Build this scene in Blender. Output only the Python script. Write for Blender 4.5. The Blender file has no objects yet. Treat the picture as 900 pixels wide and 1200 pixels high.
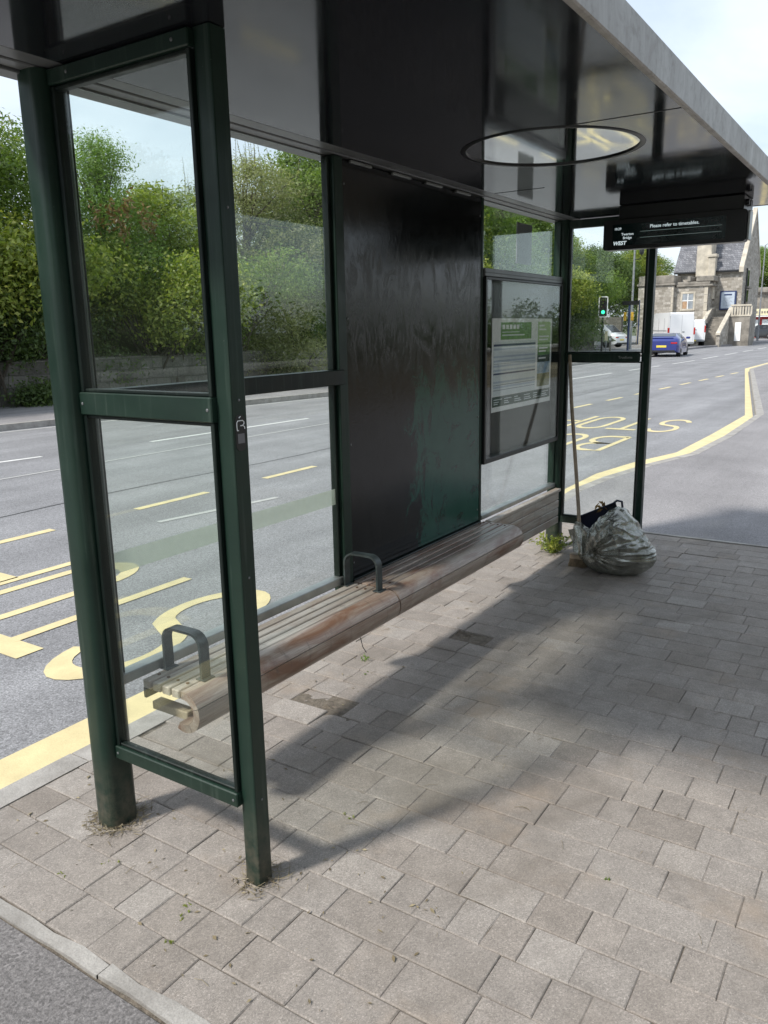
import bpy, math, random
import numpy as np
from mathutils import Vector, Matrix, noise as mnoise
random.seed(7)
RNG = np.random.default_rng(11)
scene = bpy.context.scene
COL = scene.collection
PI = math.pi

# ------------------------------------------------------------------ camera
r = Vector((0.83780323, 0.54569405, -0.01742861))
u = Vector((-0.10755242, 0.19625343, 0.97463689))
f = Vector((-0.53527398, 0.81467944, -0.22311248))
cd = bpy.data.cameras.new('camera'); cam = bpy.data.objects.new('camera', cd); COL.objects.link(cam)
cam.matrix_world = Matrix(((r.x, u.x, -f.x, 0), (r.y, u.y, -f.y, 0), (r.z, u.z, -f.z, 1.6), (0, 0, 0, 1)))
cd.sensor_fit = 'VERTICAL'; cd.sensor_height = 24; cd.sensor_width = 18; cd.lens = 24 * 932.05 / 1200
cd.clip_start = 0.05; cd.clip_end = 2000
scene.camera = cam
scene.render.resolution_x = 768; scene.render.resolution_y = 1024
scene.view_settings.view_transform = 'Standard'
scene.view_settings.look = 'None'
scene.view_settings.exposure = 0.16
scene.view_settings.gamma = 1.0
scene.cycles.use_denoising = True
scene.cycles.max_bounces = 10
scene.cycles.transparent_max_bounces = 16
scene.cycles.glossy_bounces = 4
scene.cycles.diffuse_bounces = 4

# ------------------------------------------------------------------ node helpers
class NT:
    def __init__(s, name):
        s.m = bpy.data.materials.new(name); s.m.use_nodes = True
        s.t = s.m.node_tree; s.t.nodes.clear()
        s.out = s.n('ShaderNodeOutputMaterial')
    def n(s, typ, **kw):
        nd = s.t.nodes.new(typ)
        for k, v in kw.items():
            if hasattr(nd, k): setattr(nd, k, v)
        return nd
    def l(s, a, b): s.t.links.new(a, b)
    def coord(s, scale=(1, 1, 1), loc=(0, 0, 0), which='Object'):
        tc = s.n('ShaderNodeTexCoord'); mp = s.n('ShaderNodeMapping')
        mp.inputs['Scale'].default_value = scale; mp.inputs['Location'].default_value = loc
        s.l(tc.outputs[which], mp.inputs['Vector']); return mp.outputs[0]
    def noise(s, vec, scale=5, detail=4, rough=.55, dist=0):
        nd = s.n('ShaderNodeTexNoise'); nd.inputs['Scale'].default_value = scale
        nd.inputs['Detail'].default_value = detail; nd.inputs['Roughness'].default_value = rough
        nd.inputs['Distortion'].default_value = dist
        if vec is not None: s.l(vec, nd.inputs['Vector'])
        return nd.outputs[0]
    def voronoi(s, vec, scale=5, out='Distance', feature='F1'):
        nd = s.n('ShaderNodeTexVoronoi'); nd.feature = feature; nd.inputs['Scale'].default_value = scale
        s.l(vec, nd.inputs['Vector']); return nd.outputs[out]
    def ramp(s, fac, stops, interp='LINEAR'):
        nd = s.n('ShaderNodeValToRGB'); cr = nd.color_ramp; cr.interpolation = interp
        while len(cr.elements) < len(stops): cr.elements.new(.5)
        for e, (p, c) in zip(cr.elements, stops):
            e.position = p
            e.color = (c, c, c, 1) if isinstance(c, (int, float)) else (c[0], c[1], c[2], 1)
        s.l(fac, nd.inputs[0]); return nd.outputs[0]
    def mix(s, fac, a, b, mode='MIX'):
        nd = s.n('ShaderNodeMix'); nd.data_type = 'RGBA'; nd.blend_type = mode
        for val, i in ((fac, 0), (a, 6), (b, 7)):
            if isinstance(val, (int, float)): nd.inputs[i].default_value = val if i == 0 else (val, val, val, 1)
            elif isinstance(val, tuple): nd.inputs[i].default_value = (*val, 1)
            else: s.l(val, nd.inputs[i])
        return nd.outputs[2]
    def math(s, op, a, b=0.0):
        nd = s.n('ShaderNodeMath'); nd.operation = op
        for i, v in enumerate((a, b)):
            if isinstance(v, (int, float)): nd.inputs[i].default_value = v
            else: s.l(v, nd.inputs[i])
        return nd.outputs[0]
    def attr(s, name, out='Fac'):
        nd = s.n('ShaderNodeAttribute'); nd.attribute_name = name; return nd.outputs[out]
    def bump(s, h, strength=.3, dist=.01):
        nd = s.n('ShaderNodeBump'); nd.inputs['Strength'].default_value = strength
        nd.inputs['Distance'].default_value = dist; s.l(h, nd.inputs['Height']); return nd.outputs[0]
    def bsdf(s, color=None, rough=.5, metal=0, normal=None, ior=1.5, **kw):
        b = s.n('ShaderNodeBsdfPrincipled')
        for k, v in (('Base Color', color), ('Roughness', rough), ('Metallic', metal), ('IOR', ior)):
            if v is None: continue
            if isinstance(v, (int, float)): b.inputs[k].default_value = v
            elif isinstance(v, tuple): b.inputs[k].default_value = (*v, 1)
            else: s.l(v, b.inputs[k])
        for k, v in kw.items():
            k = k.replace('_', ' ')
            if isinstance(v, (int, float)): b.inputs[k].default_value = v
            elif isinstance(v, tuple): b.inputs[k].default_value = (*v, 1)
            else: s.l(v, b.inputs[k])
        if normal is not None: s.l(normal, b.inputs['Normal'])
        return b.outputs[0]
    def done(s, sh): s.l(sh, s.out.inputs[0]); return s.m

def simple(name, col, rough=.5, metal=0, var=.25, scale=8, bump=0, **kw):
    t = NT(name); v = t.coord()
    n = t.noise(v, scale, 5, .6)
    a = tuple(c * (1 - var) for c in col); b = tuple(min(1, c * (1 + var)) for c in col)
    c = t.mix(t.ramp(n, [(.3, 0), (.7, 1)]), a, b)
    nm = t.bump(t.noise(v, scale * 6, 4), bump, .005) if bump else None
    return t.done(t.bsdf(c, rough, metal, nm, **kw))

def emit(name, col, s):
    t = NT(name); e = t.n('ShaderNodeEmission'); e.inputs[0].default_value = (*col, 1); e.inputs[1].default_value = s
    return t.done(e.outputs[0])

# ------------------------------------------------------------------ materials
M = {}
def mk_asphalt(name, lo, hi, chip=150, bumpS=.5, tint=(1, 1, 1.03)):
    t = NT(name); v = t.coord()
    n1 = t.noise(v, chip, 3, .7)
    vo = t.voronoi(v, chip * .9, 'Color')
    base = t.mix(t.ramp(n1, [(.35, 0), (.65, 1)]), tuple(lo * k for k in tint), tuple(hi * k for k in tint))
    base = t.mix(.45, base, t.mix(1.0, base, t.ramp(vo, [(0, .35), (1, 1.9)]), 'MULTIPLY'))
    big = t.noise(v, .9, 4, .6)
    base = t.mix(1.0, base, t.ramp(big, [(.25, .82), (.75, 1.14)]), 'MULTIPLY')
    vs = t.coord((1.6, .12, 1)); st = t.noise(vs, 1.4, 3, .5)
    base = t.mix(1.0, base, t.ramp(st, [(.3, .82), (.7, 1.1)]), 'MULTIPLY')
    sp = t.ramp(t.voronoi(v, chip * .5), [(.0, 1), (.12, 0)])
    base = t.mix(t.math('MULTIPLY', sp, .35), base, (hi * 1.7, hi * 1.68, hi * 1.6))
    return t.done(t.bsdf(base, .88, 0, t.bump(n1, bumpS, .006), Specular_IOR_Level=.3))
M['asphalt'] = mk_asphalt('road_asphalt', .155, .31, 105, .7)
M['footway'] = mk_asphalt('footway_asphalt', .17, .30, 150, .5, (1.04, 1, 1.01))
M['footway_dark'] = mk_asphalt('near_footway_asphalt', .115, .215, 130, .6, (1.06, 1, .98))
M['terrain'] = simple('terrain_soil_grass', (.07, .085, .035), .95, var=.4, scale=.7, bump=.4)

def mk_paver():
    t = NT('paver_concrete'); v = t.coord()
    tone = t.attr('tone'); hue = t.attr('hue')
    c = t.ramp(tone, [(0, (.240, .212, .186)), (.35, (.270, .242, .216)), (.7, (.292, .264, .238)), (1, (.328, .300, .272))])
    c = t.mix(t.math('MULTIPLY', hue, .22), c, (.31, .265, .225))
    sp = t.voronoi(v, 260, 'Color')
    c = t.mix(.55, c, t.mix(1.0, c, t.ramp(sp, [(0, .55), (.8, 1.25), (1, 1.9)]), 'MULTIPLY'))
    gr = t.noise(v, 520, 2, .6)
    c = t.mix(1.0, c, t.ramp(gr, [(.3, .72), (.7, 1.22)]), 'MULTIPLY')
    # pale aggregate fleck
    fl = t.ramp(t.voronoi(v, 95), [(.0, 1), (.16, 0)])
    c = t.mix(t.math('MULTIPLY', fl, .75), c, (.52, .50, .47))
    # dirt film and stains
    big = t.noise(v, 1.9, 6, .62, .6)
    c = t.mix(t.ramp(big, [(.50, 0), (.70, .55)]), c, (.165, .142, .118))
    ru = t.noise(t.coord(loc=(3, 7, 0)), 2.3, 5, .6)
    c = t.mix(t.ramp(ru, [(.58, 0), (.72, .5)]), c, (.30, .235, .175))
    md = t.noise(v, 14, 4, .6)
    c = t.mix(1.0, c, t.ramp(md, [(.3, .88), (.7, 1.1)]), 'MULTIPLY')
    gum = t.ramp(t.voronoi(t.coord(loc=(1, 2, 0)), 2.6), [(.0, 1), (.035, 1), (.045, 0)])
    c = t.mix(t.math('MULTIPLY', gum, .35), c, (.12, .11, .10))
    h = t.math('ADD', gr, t.math('MULTIPLY', md, 1.5))
    return t.done(t.bsdf(c, .85, 0, t.bump(h, .5, .0035), Specular_IOR_Level=.35))
M['paver'] = mk_paver()
def mk_sand():
    t = NT('joint_sand'); v = t.coord()
    c = t.mix(t.ramp(t.noise(v, 40, 5, .7), [(.3, 0), (.7, 1)]), (.075, .062, .048), (.205, .175, .138))
    c = t.mix(t.ramp(t.noise(v, 30, 4), [(.6, 0), (.7, .5)]), c, (.26, .21, .16))
    return t.done(t.bsdf(c, .95, 0, t.bump(t.noise(v, 150, 4), .8, .01)))
M['sand'] = mk_sand()
def mk_kerb():
    t = NT('kerb_concrete'); v = t.coord()
    c = t.mix(t.ramp(t.noise(v, 6, 6, .65), [(.3, 0), (.7, 1)]), (.25, .235, .215), (.46, .44, .41))
    c = t.mix(t.ramp(t.noise(v, 200, 3), [(.3, .35), (.7, 0)]), c, (.12, .11, .10))
    return t.done(t.bsdf(c, .88, 0, t.bump(t.noise(v, 90, 4), .5, .006)))
M['kerb'] = mk_kerb()
def mk_paint(name, col, wear=.5):
    t = NT(name); v = t.coord()
    n = t.noise(v, 90, 5, .75); n2 = t.noise(v, 5, 5, .65)
    c = t.mix(t.ramp(n2, [(.3, 0), (.75, 1)]), tuple(k * 1.05 for k in col), tuple(k * .78 for k in col))
    c = t.mix(t.ramp(n, [(.3, .35), (.5, 0)]), c, tuple(k * .6 for k in col))
    a = t.ramp(t.math('ADD', t.math('MULTIPLY', n, .65), t.math('MULTIPLY', n2, .35)), [(.27 + wear * .14, 0), (.33 + wear * .14, 1)])
    b = t.bsdf(c, .75, 0, t.bump(n, .5, .004))
    tr = t.n('ShaderNodeBsdfTransparent'); mx = t.n('ShaderNodeMixShader')
    t.l(a, mx.inputs[0]); t.l(tr.outputs[0], mx.inputs[1]); t.l(b, mx.inputs[2])
    return t.done(mx.outputs[0])
M['yellow'] = mk_paint('yellow_road_paint', (.68, .575, .32), .16)
M['yellow_worn'] = mk_paint('worn_yellow_paint', (.62, .48, .20), .45)
M['white_paint'] = mk_paint('white_road_paint', (.68, .68, .66), .3)
M['white_worn'] = mk_paint('worn_white_paint', (.48, .48, .46), .85)

def mk_green(name='green_paint', c0=(.008, .021, .015), c1=(.014, .033, .023)):
    t = NT(name); v = t.coord()
    c = t.mix(t.ramp(t.noise(v, 4, 6, .65), [(.3, 0), (.7, 1)]), c0, c1)
    st = t.noise(t.coord((30, 30, 1.2)), 2, 4, .6)
    c = t.mix(t.ramp(st, [(.55, 0), (.8, .35)]), c, (.09, .12, .10))
    sp = t.noise(v, 120, 2)
    c = t.mix(t.ramp(sp, [(.76, 0), (.80, .4)]), c, (.16, .18, .15))
    sz_ = t.n('ShaderNodeSeparateXYZ'); t.l(v, sz_.inputs[0])
    gm = t.math('MULTIPLY', t.ramp(sz_.outputs[2], [(.0, 1), (.28, 0)]), t.ramp(t.noise(v, 22, 6, .7), [(.35, 0), (.62, .75)]))
    c = t.mix(gm, c, (.11, .095, .07))
    rg = t.ramp(t.noise(v, 9, 5), [(.3, .28), (.7, .5)])
    return t.done(t.bsdf(c, rg, 0, t.bump(t.noise(v, 60, 3), .06, .002), ior=1.38))
M['green'] = mk_green()
M['darkgreen'] = mk_green('dark_green_paint', (.004, .008, .007), (.007, .014, .011))
M['black'] = simple('black_paint', (.012, .013, .014), .35, var=.3)
M['alu'] = simple('weathered_aluminium', (.34, .35, .34), .42, .75, var=.25, scale=6, bump=.05)
M['dullalu'] = simple('dull_grey_trim', (.16, .165, .17), .38, .3, var=.2, scale=5)
def mk_fascia():
    t = NT('fascia_metal'); v = t.coord((1, .7, 10))
    n = t.noise(t.coord((3, 2.2, 1.2)), 3, 7, .72, .5)
    c = t.mix(t.ramp(n, [(.3, 0), (.72, 1)]), (.24, .215, .19), (.48, .465, .44))
    c = t.mix(t.ramp(t.noise(t.coord(), 25, 5, .7), [(.5, 0), (.72, .6)]), c, (.17, .15, .12))
    return t.done(t.bsdf(c, .5, .35, t.bump(n, .1, .004)))
M['fascia'] = mk_fascia()
def mk_soffit():
    t = NT('glossy_soffit'); v = t.coord()
    n = t.noise(v, 2.2, 6, .65, .8)
    c = t.mix(t.ramp(n, [(.3, 0), (.75, 1)]), (.007, .008, .011), (.015, .015, .018))
    rg = t.ramp(t.noise(v, 6, 6, .7), [(.3, .05), (.75, .13)])
    sc = t.noise(t.coord((2, 40, 1)), 6, 4, .7)
    c = t.mix(t.ramp(sc, [(.62, 0), (.8, .25)]), c, (.10, .095, .09))
    return t.done(t.bsdf(c, rg, 0, t.bump(t.noise(v, 1.6, 3), .04, .02), ior=1.46))
M['soffit'] = mk_soffit()
def mk_disc():
    t = NT('mirror_disc'); v = t.coord()
    rg = t.ramp(t.noise(v, 8, 5), [(.3, .02), (.7, .06)])
    return t.done(t.bsdf((.72, .72, .72), rg, 1.0, t.bump(t.noise(v, 2.5, 2), .02, .01)))
M['disc'] = mk_disc()
def mk_panel():
    t = NT('scorched_panel'); v = t.coord()
    # object origin is the shelter base, so local y,z are metres along the panel
    sep = t.n('ShaderNodeSeparateXYZ'); t.l(v, sep.inputs[0])
    y, z = sep.outputs[1], sep.outputs[2]
    wob = t.noise(t.coord((3, 5, 2.2)), 1.6, 6, .7, 1.0)
    w = t.math('MULTIPLY', t.math('SUBTRACT', wob, .5), .9)
    # bare green repaint patch: right (high y) and low z
    ym = t.math('ADD', t.math('SUBTRACT', y, PANEL_Y0 + .62), w)
    zm = t.math('ADD', t.math('SUBTRACT', 1.30, z), w)
    mk = t.math('MINIMUM', t.ramp(t.math('ADD', ym, .5), [(.46, 0), (.56, 1)]), t.ramp(t.math('ADD', zm, .5), [(.38, 0), (.56, 1)]))
    blot = t.ramp(t.noise(v, 7, 5, .7, .6), [(.56, 0), (.62, 1)])
    mk = t.math('MULTIPLY', mk, t.math('SUBTRACT', 1.0, t.math('MULTIPLY', blot, .5)))
    soot = t.mix(t.ramp(t.noise(t.coord((1, 2, .6)), 6, 7, .75, 1.4), [(.35, 0), (.7, 1)]), (.004, .005, .005), (.013, .014, .014))
    hi = t.ramp(t.math('MULTIPLY', z, .45), [(.66, 0), (.80, 1)])
    sky_smear = t.ramp(t.noise(t.coord((1, 3.4, 1.3)), 2.2, 7, .7, 3.5), [(.42, 0), (.62, 1)])
    mid = t.math('MULTIPLY', sky_smear, t.ramp(t.math('MULTIPLY', z, .45), [(.60, 0), (.70, 1), (.86, 1), (.9, 0)]))
    soot = t.mix(t.math('MULTIPLY', mid, .6), soot, (.06, .055, .052))  # smears, paled in the colour where the glossy panel mirrors the sky
    scr = t.ramp(t.noise(t.coord((1, 60, 3)), 3, 4, .6), [(.66, 0), (.72, .5)])
    soot = t.mix(t.math('MULTIPLY', scr, .4), soot, (.10, .11, .10))
    c = t.mix(mk, soot, t.mix(t.noise(v, 9, 5), (.010, .060, .043), (.022, .092, .068)))
    rg = t.mix(mid, t.ramp(t.noise(t.coord((1, 3, 1)), 5, 6, .7, 2), [(.3, .10), (.7, .22)]), .36)
    return t.done(t.bsdf(c, rg, 0, t.bump(t.noise(v, 14, 5, .7, 1), .12, .004), ior=1.42))
def mk_glass(name, tint=(.90, .965, .93), dirt=.05, ior=1.42):
    t = NT(name); v = t.coord()
    tr = t.n('ShaderNodeBsdfTransparent'); tr.inputs[0].default_value = (*tint, 1)
    gl = t.n('ShaderNodeBsdfGlossy'); gl.inputs['Roughness'].default_value = .01; gl.inputs[0].default_value = (.9, .95, .93, 1)
    fr = t.n('ShaderNodeFresnel'); geo = t.n('ShaderNodeNewGeometry')
    io = t.n('ShaderNodeMix'); io.data_type = 'FLOAT'; t.l(geo.outputs['Backfacing'], io.inputs[0]); io.inputs[2].default_value = ior; io.inputs[3].default_value = 1 / ior
    t.l(io.outputs[0], fr.inputs[0])
    mx = t.n('ShaderNodeMixShader'); t.l(fr.outputs[0], mx.inputs[0]); t.l(tr.outputs[0], mx.inputs[1]); t.l(gl.outputs[0], mx.inputs[2])
    df = t.n('ShaderNodeBsdfDiffuse'); df.inputs[0].default_value = (.55, .56, .53, 1)
    dn = t.noise(v, 3, 7, .75, 1.5)
    dm = t.ramp(dn, [(.35, dirt * .25), (.8, dirt)])
    sp = t.ramp(t.noise(v, 70, 3, .6), [(.69, 0), (.74, .35)])
    sp = t.math('MULTIPLY', sp, t.ramp(t.noise(v, 5, 3), [(.56, 0), (.66, 1)]))
    dd = t.math('MAXIMUM', dm, sp)
    m2 = t.n('ShaderNodeMixShader'); t.l(dd, m2.inputs[0]); t.l(mx.outputs[0], m2.inputs[1]); t.l(df.outputs[0], m2.inputs[2])
    return t.done(m2.outputs[0])
M['glass'] = mk_glass('window_glass', (.965, .985, .97), .008)
M['caseglass'] = mk_glass('case_glass', (.985, .99, .985), .006, 1.36)
def mk_palestrip():
    t = NT('pale_translucent'); tr = t.n('ShaderNodeBsdfTransparent'); tr.inputs[0].default_value = (.97, 1, .97, 1)
    df = t.n('ShaderNodeBsdfDiffuse'); df.inputs[0].default_value = (.66, .70, .62, 1)
    tl = t.n('ShaderNodeBsdfTranslucent'); tl.inputs[0].default_value = (.66, .70, .62, 1)
    a = t.n('ShaderNodeMixShader'); t.l(df.outputs[0], a.inputs[1]); t.l(tl.outputs[0], a.inputs[2]); a.inputs[0].default_value = .5
    m = t.n('ShaderNodeMixShader'); t.l(t.ramp(t.noise(t.coord(), 5, 4), [(.3, .35), (.7, .5)]), m.inputs[0])
    t.l(tr.outputs[0], m.inputs[1]); t.l(a.outputs[0], m.inputs[2]); return t.done(m.outputs[0])
M['palestrip'] = mk_palestrip()
def mk_wood(name, grey0, grey1, brown, amt, rough):
    t = NT(name)
    g = t.noise(t.coord((60, 1.3, 60)), 2.2, 6, .7, .6)
    fine = t.noise(t.coord((260, 4, 260)), 2, 3, .6)
    c = t.mix(t.ramp(g, [(.28, 0), (.72, 1)]), grey0, grey1)
    c = t.mix(1.0, c, t.ramp(fine, [(.3, .78), (.7, 1.15)]), 'MULTIPLY')
    br = t.noise(t.coord((7, 1.6, 7)), 1.6, 5, .65, .7)
    c = t.mix(t.math('MULTIPLY', t.ramp(br, [(.42, 0), (.62, 1)]), amt), c, brown)
    dk = t.noise(t.coord((6, 14, 3)), 1.5, 5, .7)
    c = t.mix(t.ramp(dk, [(.58, 0), (.74, .6)]), c, tuple(k * .35 for k in grey0))
    tone = t.attr('tone')
    c = t.mix(1.0, c, t.ramp(tone, [(0, .84), (1, 1.14)]), 'MULTIPLY')
    return t.done(t.bsdf(c, rough, 0, t.bump(g, .25, .003)))
M['wood'] = mk_wood('weathered_bench_timber', (.34, .30, .26), (.60, .55, .49), (.26, .155, .095), .5, .5)
M['nose'] = mk_wood('worn_varnished_timber', (.27, .21, .17), (.50, .41, .34), (.20, .10, .06), .9, .28)
M['cutwood'] = mk_wood('raw_timber', (.34, .27, .18), (.50, .42, .30), (.3, .2, .1), .3, .7)
M['broomwood'] = simple('broom_stick_wood', (.30, .235, .17), .6, var=.25, scale=20)
M['bristle'] = simple('tan_bristle', (.30, .235, .16), .9, var=.35, scale=60, bump=.8)
M['navy'] = simple('navy_plastic', (.010, .014, .035), .35, var=.2)
def mk_bag():
    t = NT('grey_plastic_bag'); v = t.coord()
    n = t.noise(v, 8, 6, .65, 1.0)
    c = t.mix(t.ramp(n, [(.35, 0), (.68, 1)]), (.13, .13, .11), (.55, .55, .50))
    wr = t.noise(t.coord((7, 7, 30)), 2.2, 4, .6, 1.2)
    b = t.bsdf(c, .18, .65, t.bump(wr, .3, .010), ior=1.6)
    tr = t.n('ShaderNodeBsdfTransparent'); tr.inputs[0].default_value = (.85, .87, .82, 1)
    m = t.n('ShaderNodeMixShader'); m.inputs[0].default_value = .80
    t.l(tr.outputs[0], m.inputs[1]); t.l(b, m.inputs[2]); return t.done(m.outputs[0])
M['bag'] = mk_bag()
M['rubbish'] = simple('mixed_leaf_rubbish', (.06, .07, .025), .9, var=.7, scale=25, bump=.7)

def mk_leaf(name, c0, c1, c2, tl=.35, rough=.45):
    t = NT(name); tone = t.attr('tone')
    c = t.ramp(tone, [(0, c0), (.5, c1), (1, c2)])
    b = t.bsdf(c, rough, 0, None, Specular_IOR_Level=.35)
    tr = t.n('ShaderNodeBsdfTranslucent'); t.l(t.mix(1.0, c, (1.5, 1.7, .6), 'MULTIPLY'), tr.inputs[0])
    m = t.n('ShaderNodeMixShader'); m.inputs[0].default_value = tl
    t.l(b, m.inputs[1]); t.l(tr.outputs[0], m.inputs[2]); return t.done(m.outputs[0])
M['leaf_mid'] = mk_leaf('leaf_mid_green', (0.072, 0.115, 0.031), (0.141, 0.211, 0.049), (0.254, 0.316, 0.078))
M['leaf_dark'] = mk_leaf('leaf_dark_green', (0.044, 0.073, 0.028), (0.088, 0.135, 0.045), (0.157, 0.211, 0.066))
M['leaf_light'] = mk_leaf('leaf_feathery_green', (0.097, 0.163, 0.049), (0.182, 0.278, 0.071), (0.303, 0.383, 0.113))
M['leaf_yellow'] = mk_leaf('leaf_yellow_green', (0.109, 0.153, 0.036), (0.230, 0.278, 0.057), (0.413, 0.403, 0.101))
M['leaf_grey'] = mk_leaf('leaf_grey_green', (0.145, 0.163, 0.089), (0.242, 0.258, 0.133), (0.400, 0.383, 0.223))
M['leaf_brown'] = mk_leaf('leaf_dead_brown', (.12, .07, .03), (.22, .13, .055), (.30, .19, .09), .2)
M['leaf_dry'] = mk_leaf('dry_stalks', (.13, .10, .06), (.22, .18, .11), (.32, .27, .17), .1)
M['bark'] = simple('bark', (.075, .062, .048), .9, var=.35, scale=14, bump=.6)

def mk_stone(name, lo, hi, mortar, sx=2.2, sz=4.5, blk=True):
    t = NT(name); tc = t.n('ShaderNodeTexCoord'); sep = t.n('ShaderNodeSeparateXYZ'); t.l(tc.outputs['Object'], sep.inputs[0])
    cb = t.n('ShaderNodeCombineXYZ'); t.l(t.math('ADD', sep.outputs[0], sep.outputs[1]), cb.inputs[0]); t.l(sep.outputs[2], cb.inputs[1])
    v = cb.outputs[0]
    wob = t.noise(v, 3, 3); 
    mp = t.n('ShaderNodeVectorMath'); mp.operation = 'ADD'; t.l(v, mp.inputs[0])
    wv = t.n('ShaderNodeCombineXYZ'); t.l(t.math('MULTIPLY', wob, .12), wv.inputs[0]); t.l(t.math('MULTIPLY', wob, .08), wv.inputs[1]); t.l(wv.outputs[0], mp.inputs[1])
    bt = t.n('ShaderNodeTexBrick'); bt.inputs['Scale'].default_value = 1
    bt.inputs['Brick Width'].default_value = 1 / sx; bt.inputs['Row Height'].default_value = 1 / sz
    bt.inputs['Mortar Size'].default_value = .016; bt.inputs['Mortar Smooth'].default_value = .4; bt.inputs['Bias'].default_value = 0
    bt.inputs['Color1'].default_value = (0, 0, 0, 1); bt.inputs['Color2'].default_value = (1, 1, 1, 1); bt.inputs['Mortar'].default_value = (.5, .5, .5, 1)
    bt.squash = .7; bt.squash_frequency = 3
    t.l(mp.outputs[0], bt.inputs['Vector'])
    c = t.mix(bt.outputs[0], lo, hi)
    c = t.mix(1.0, c, t.ramp(t.noise(v, 12, 6, .7), [(.25, .6), (.75, 1.35)]), 'MULTIPLY')
    c = t.mix(t.ramp(t.noise(v, .8, 5, .65), [(.5, 0), (.75, .65)]), c, tuple(k * .42 for k in lo))
    c = t.mix(bt.outputs[1], c, mortar)
    h = t.math('SUBTRACT', t.noise(v, 20, 5, .7), t.math('MULTIPLY', bt.outputs[1], .8))
    return t.done(t.bsdf(c, .92, 0, t.bump(h, .6, .02)))
M['wallstone'] = mk_stone('mossy_wall_stone', (.11, .105, .088), (.20, .19, .165), (.10, .096, .08), 1.9, 3.6)
M['chapelstone'] = mk_stone('chapel_rubble_stone', (.26, .235, .195), (.50, .465, .41), (.33, .30, .26), 3.2, 5)
M['dressed'] = simple('dressed_stone', (.50, .455, .375), .85, var=.25, scale=2, bump=.3)
M['darkstone'] = simple('weathered_dark_stone', (.24, .22, .19), .9, var=.4, scale=2, bump=.4)
M['slate'] = mk_stone('roof_slate', (.13, .135, .15), (.24, .245, .265), (.09, .09, .10), 4, 6)
M['tanstone'] = mk_stone('tan_rubble_stone', (.28, .23, .16), (.46, .39, .28), (.2, .17, .12), 2.4, 6)
def carpaint(name, col): 
    t = NT(name); return t.done(t.bsdf(col, .3, .0, None, Coat_Weight=1.0, Coat_Roughness=.05))
M['blue'] = carpaint('blue_car_paint', (.018, .032, .20))
M['vanwhite'] = carpaint('white_van_paint', (.78, .79, .80))
M['carblack'] = carpaint('black_car_paint', (.01, .01, .012))
M['tyre'] = simple('tyre_rubber', (.02, .02, .02), .8)
M['rim'] = simple('alloy_rim', (.45, .45, .46), .3, .8)
M['darkglass'] = simple('dark_vehicle_glass', (.015, .018, .02), .06, var=.1)
M['red_lens'] = simple('red_lens', (.45, .015, .01), .2)
M['amber'] = simple('amber_lens', (.8, .35, .03), .3)
M['plate_y'] = simple('yellow_number_plate', (.85, .65, .08), .4, var=.05)
M['plate_w'] = simple('white_plate', (.8, .8, .78), .4, var=.05)
M['white'] = simple('white_print', (.86, .87, .86), .5, var=.06)
M['offwhite'] = simple('pale_print', (.72, .77, .78), .5, var=.08)
M['lilac'] = simple('pale_blue_print', (.46, .53, .62), .5, var=.1)
M['navyprint'] = simple('navy_print', (.03, .05, .13), .5)
M['pgreen'] = simple('green_print', (.10, .26, .04), .5, var=.4, scale=30)
M['pgreen_d'] = simple('dark_green_print', (.02, .055, .035), .5)
M['pgreen_l'] = simple('light_green_print', (.42, .58, .28), .5, var=.15)
M['photo_sky'] = simple('photo_sky_print', (.25, .38, .50), .5, var=.4, scale=30)
M['photo_land'] = simple('photo_land_print', (.20, .21, .09), .5, var=.5, scale=60)
M['grey'] = simple('grey_metal', (.28, .29, .30), .5, .3)
M['notice'] = simple('grey_notice', (.17, .165, .175), .6, var=.1)
M['signal_green'] = emit('signal_green_light', (.05, 1, .45), 2.2)
M['lens_dark'] = simple('unlit_lens', (.05, .02, .015), .3)
M['screen'] = simple('display_screen', (.006, .018, .018), .12, var=.2)
M['screentext'] = emit('screen_text', (.75, .88, .92), .62)
M['screenline'] = emit('screen_line', (.45, .60, .58), .25)
M['red'] = simple('red_paint', (.35, .03, .03), .5)
M['cream'] = simple('cream_sign', (.75, .68, .45), .5, var=.1)
M['curtain'] = simple('orange_curtain', (.42, .27, .16), .8, var=.2)
M['paneglass'] = simple('house_pane', (.30, .33, .36), .1, var=.3, scale=2)
M['rust'] = simple('rusty_bolt', (.14, .08, .05), .8)
M['pot_yellow'] = simple('yellow_box', (.7, .42, .04), .5)

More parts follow.
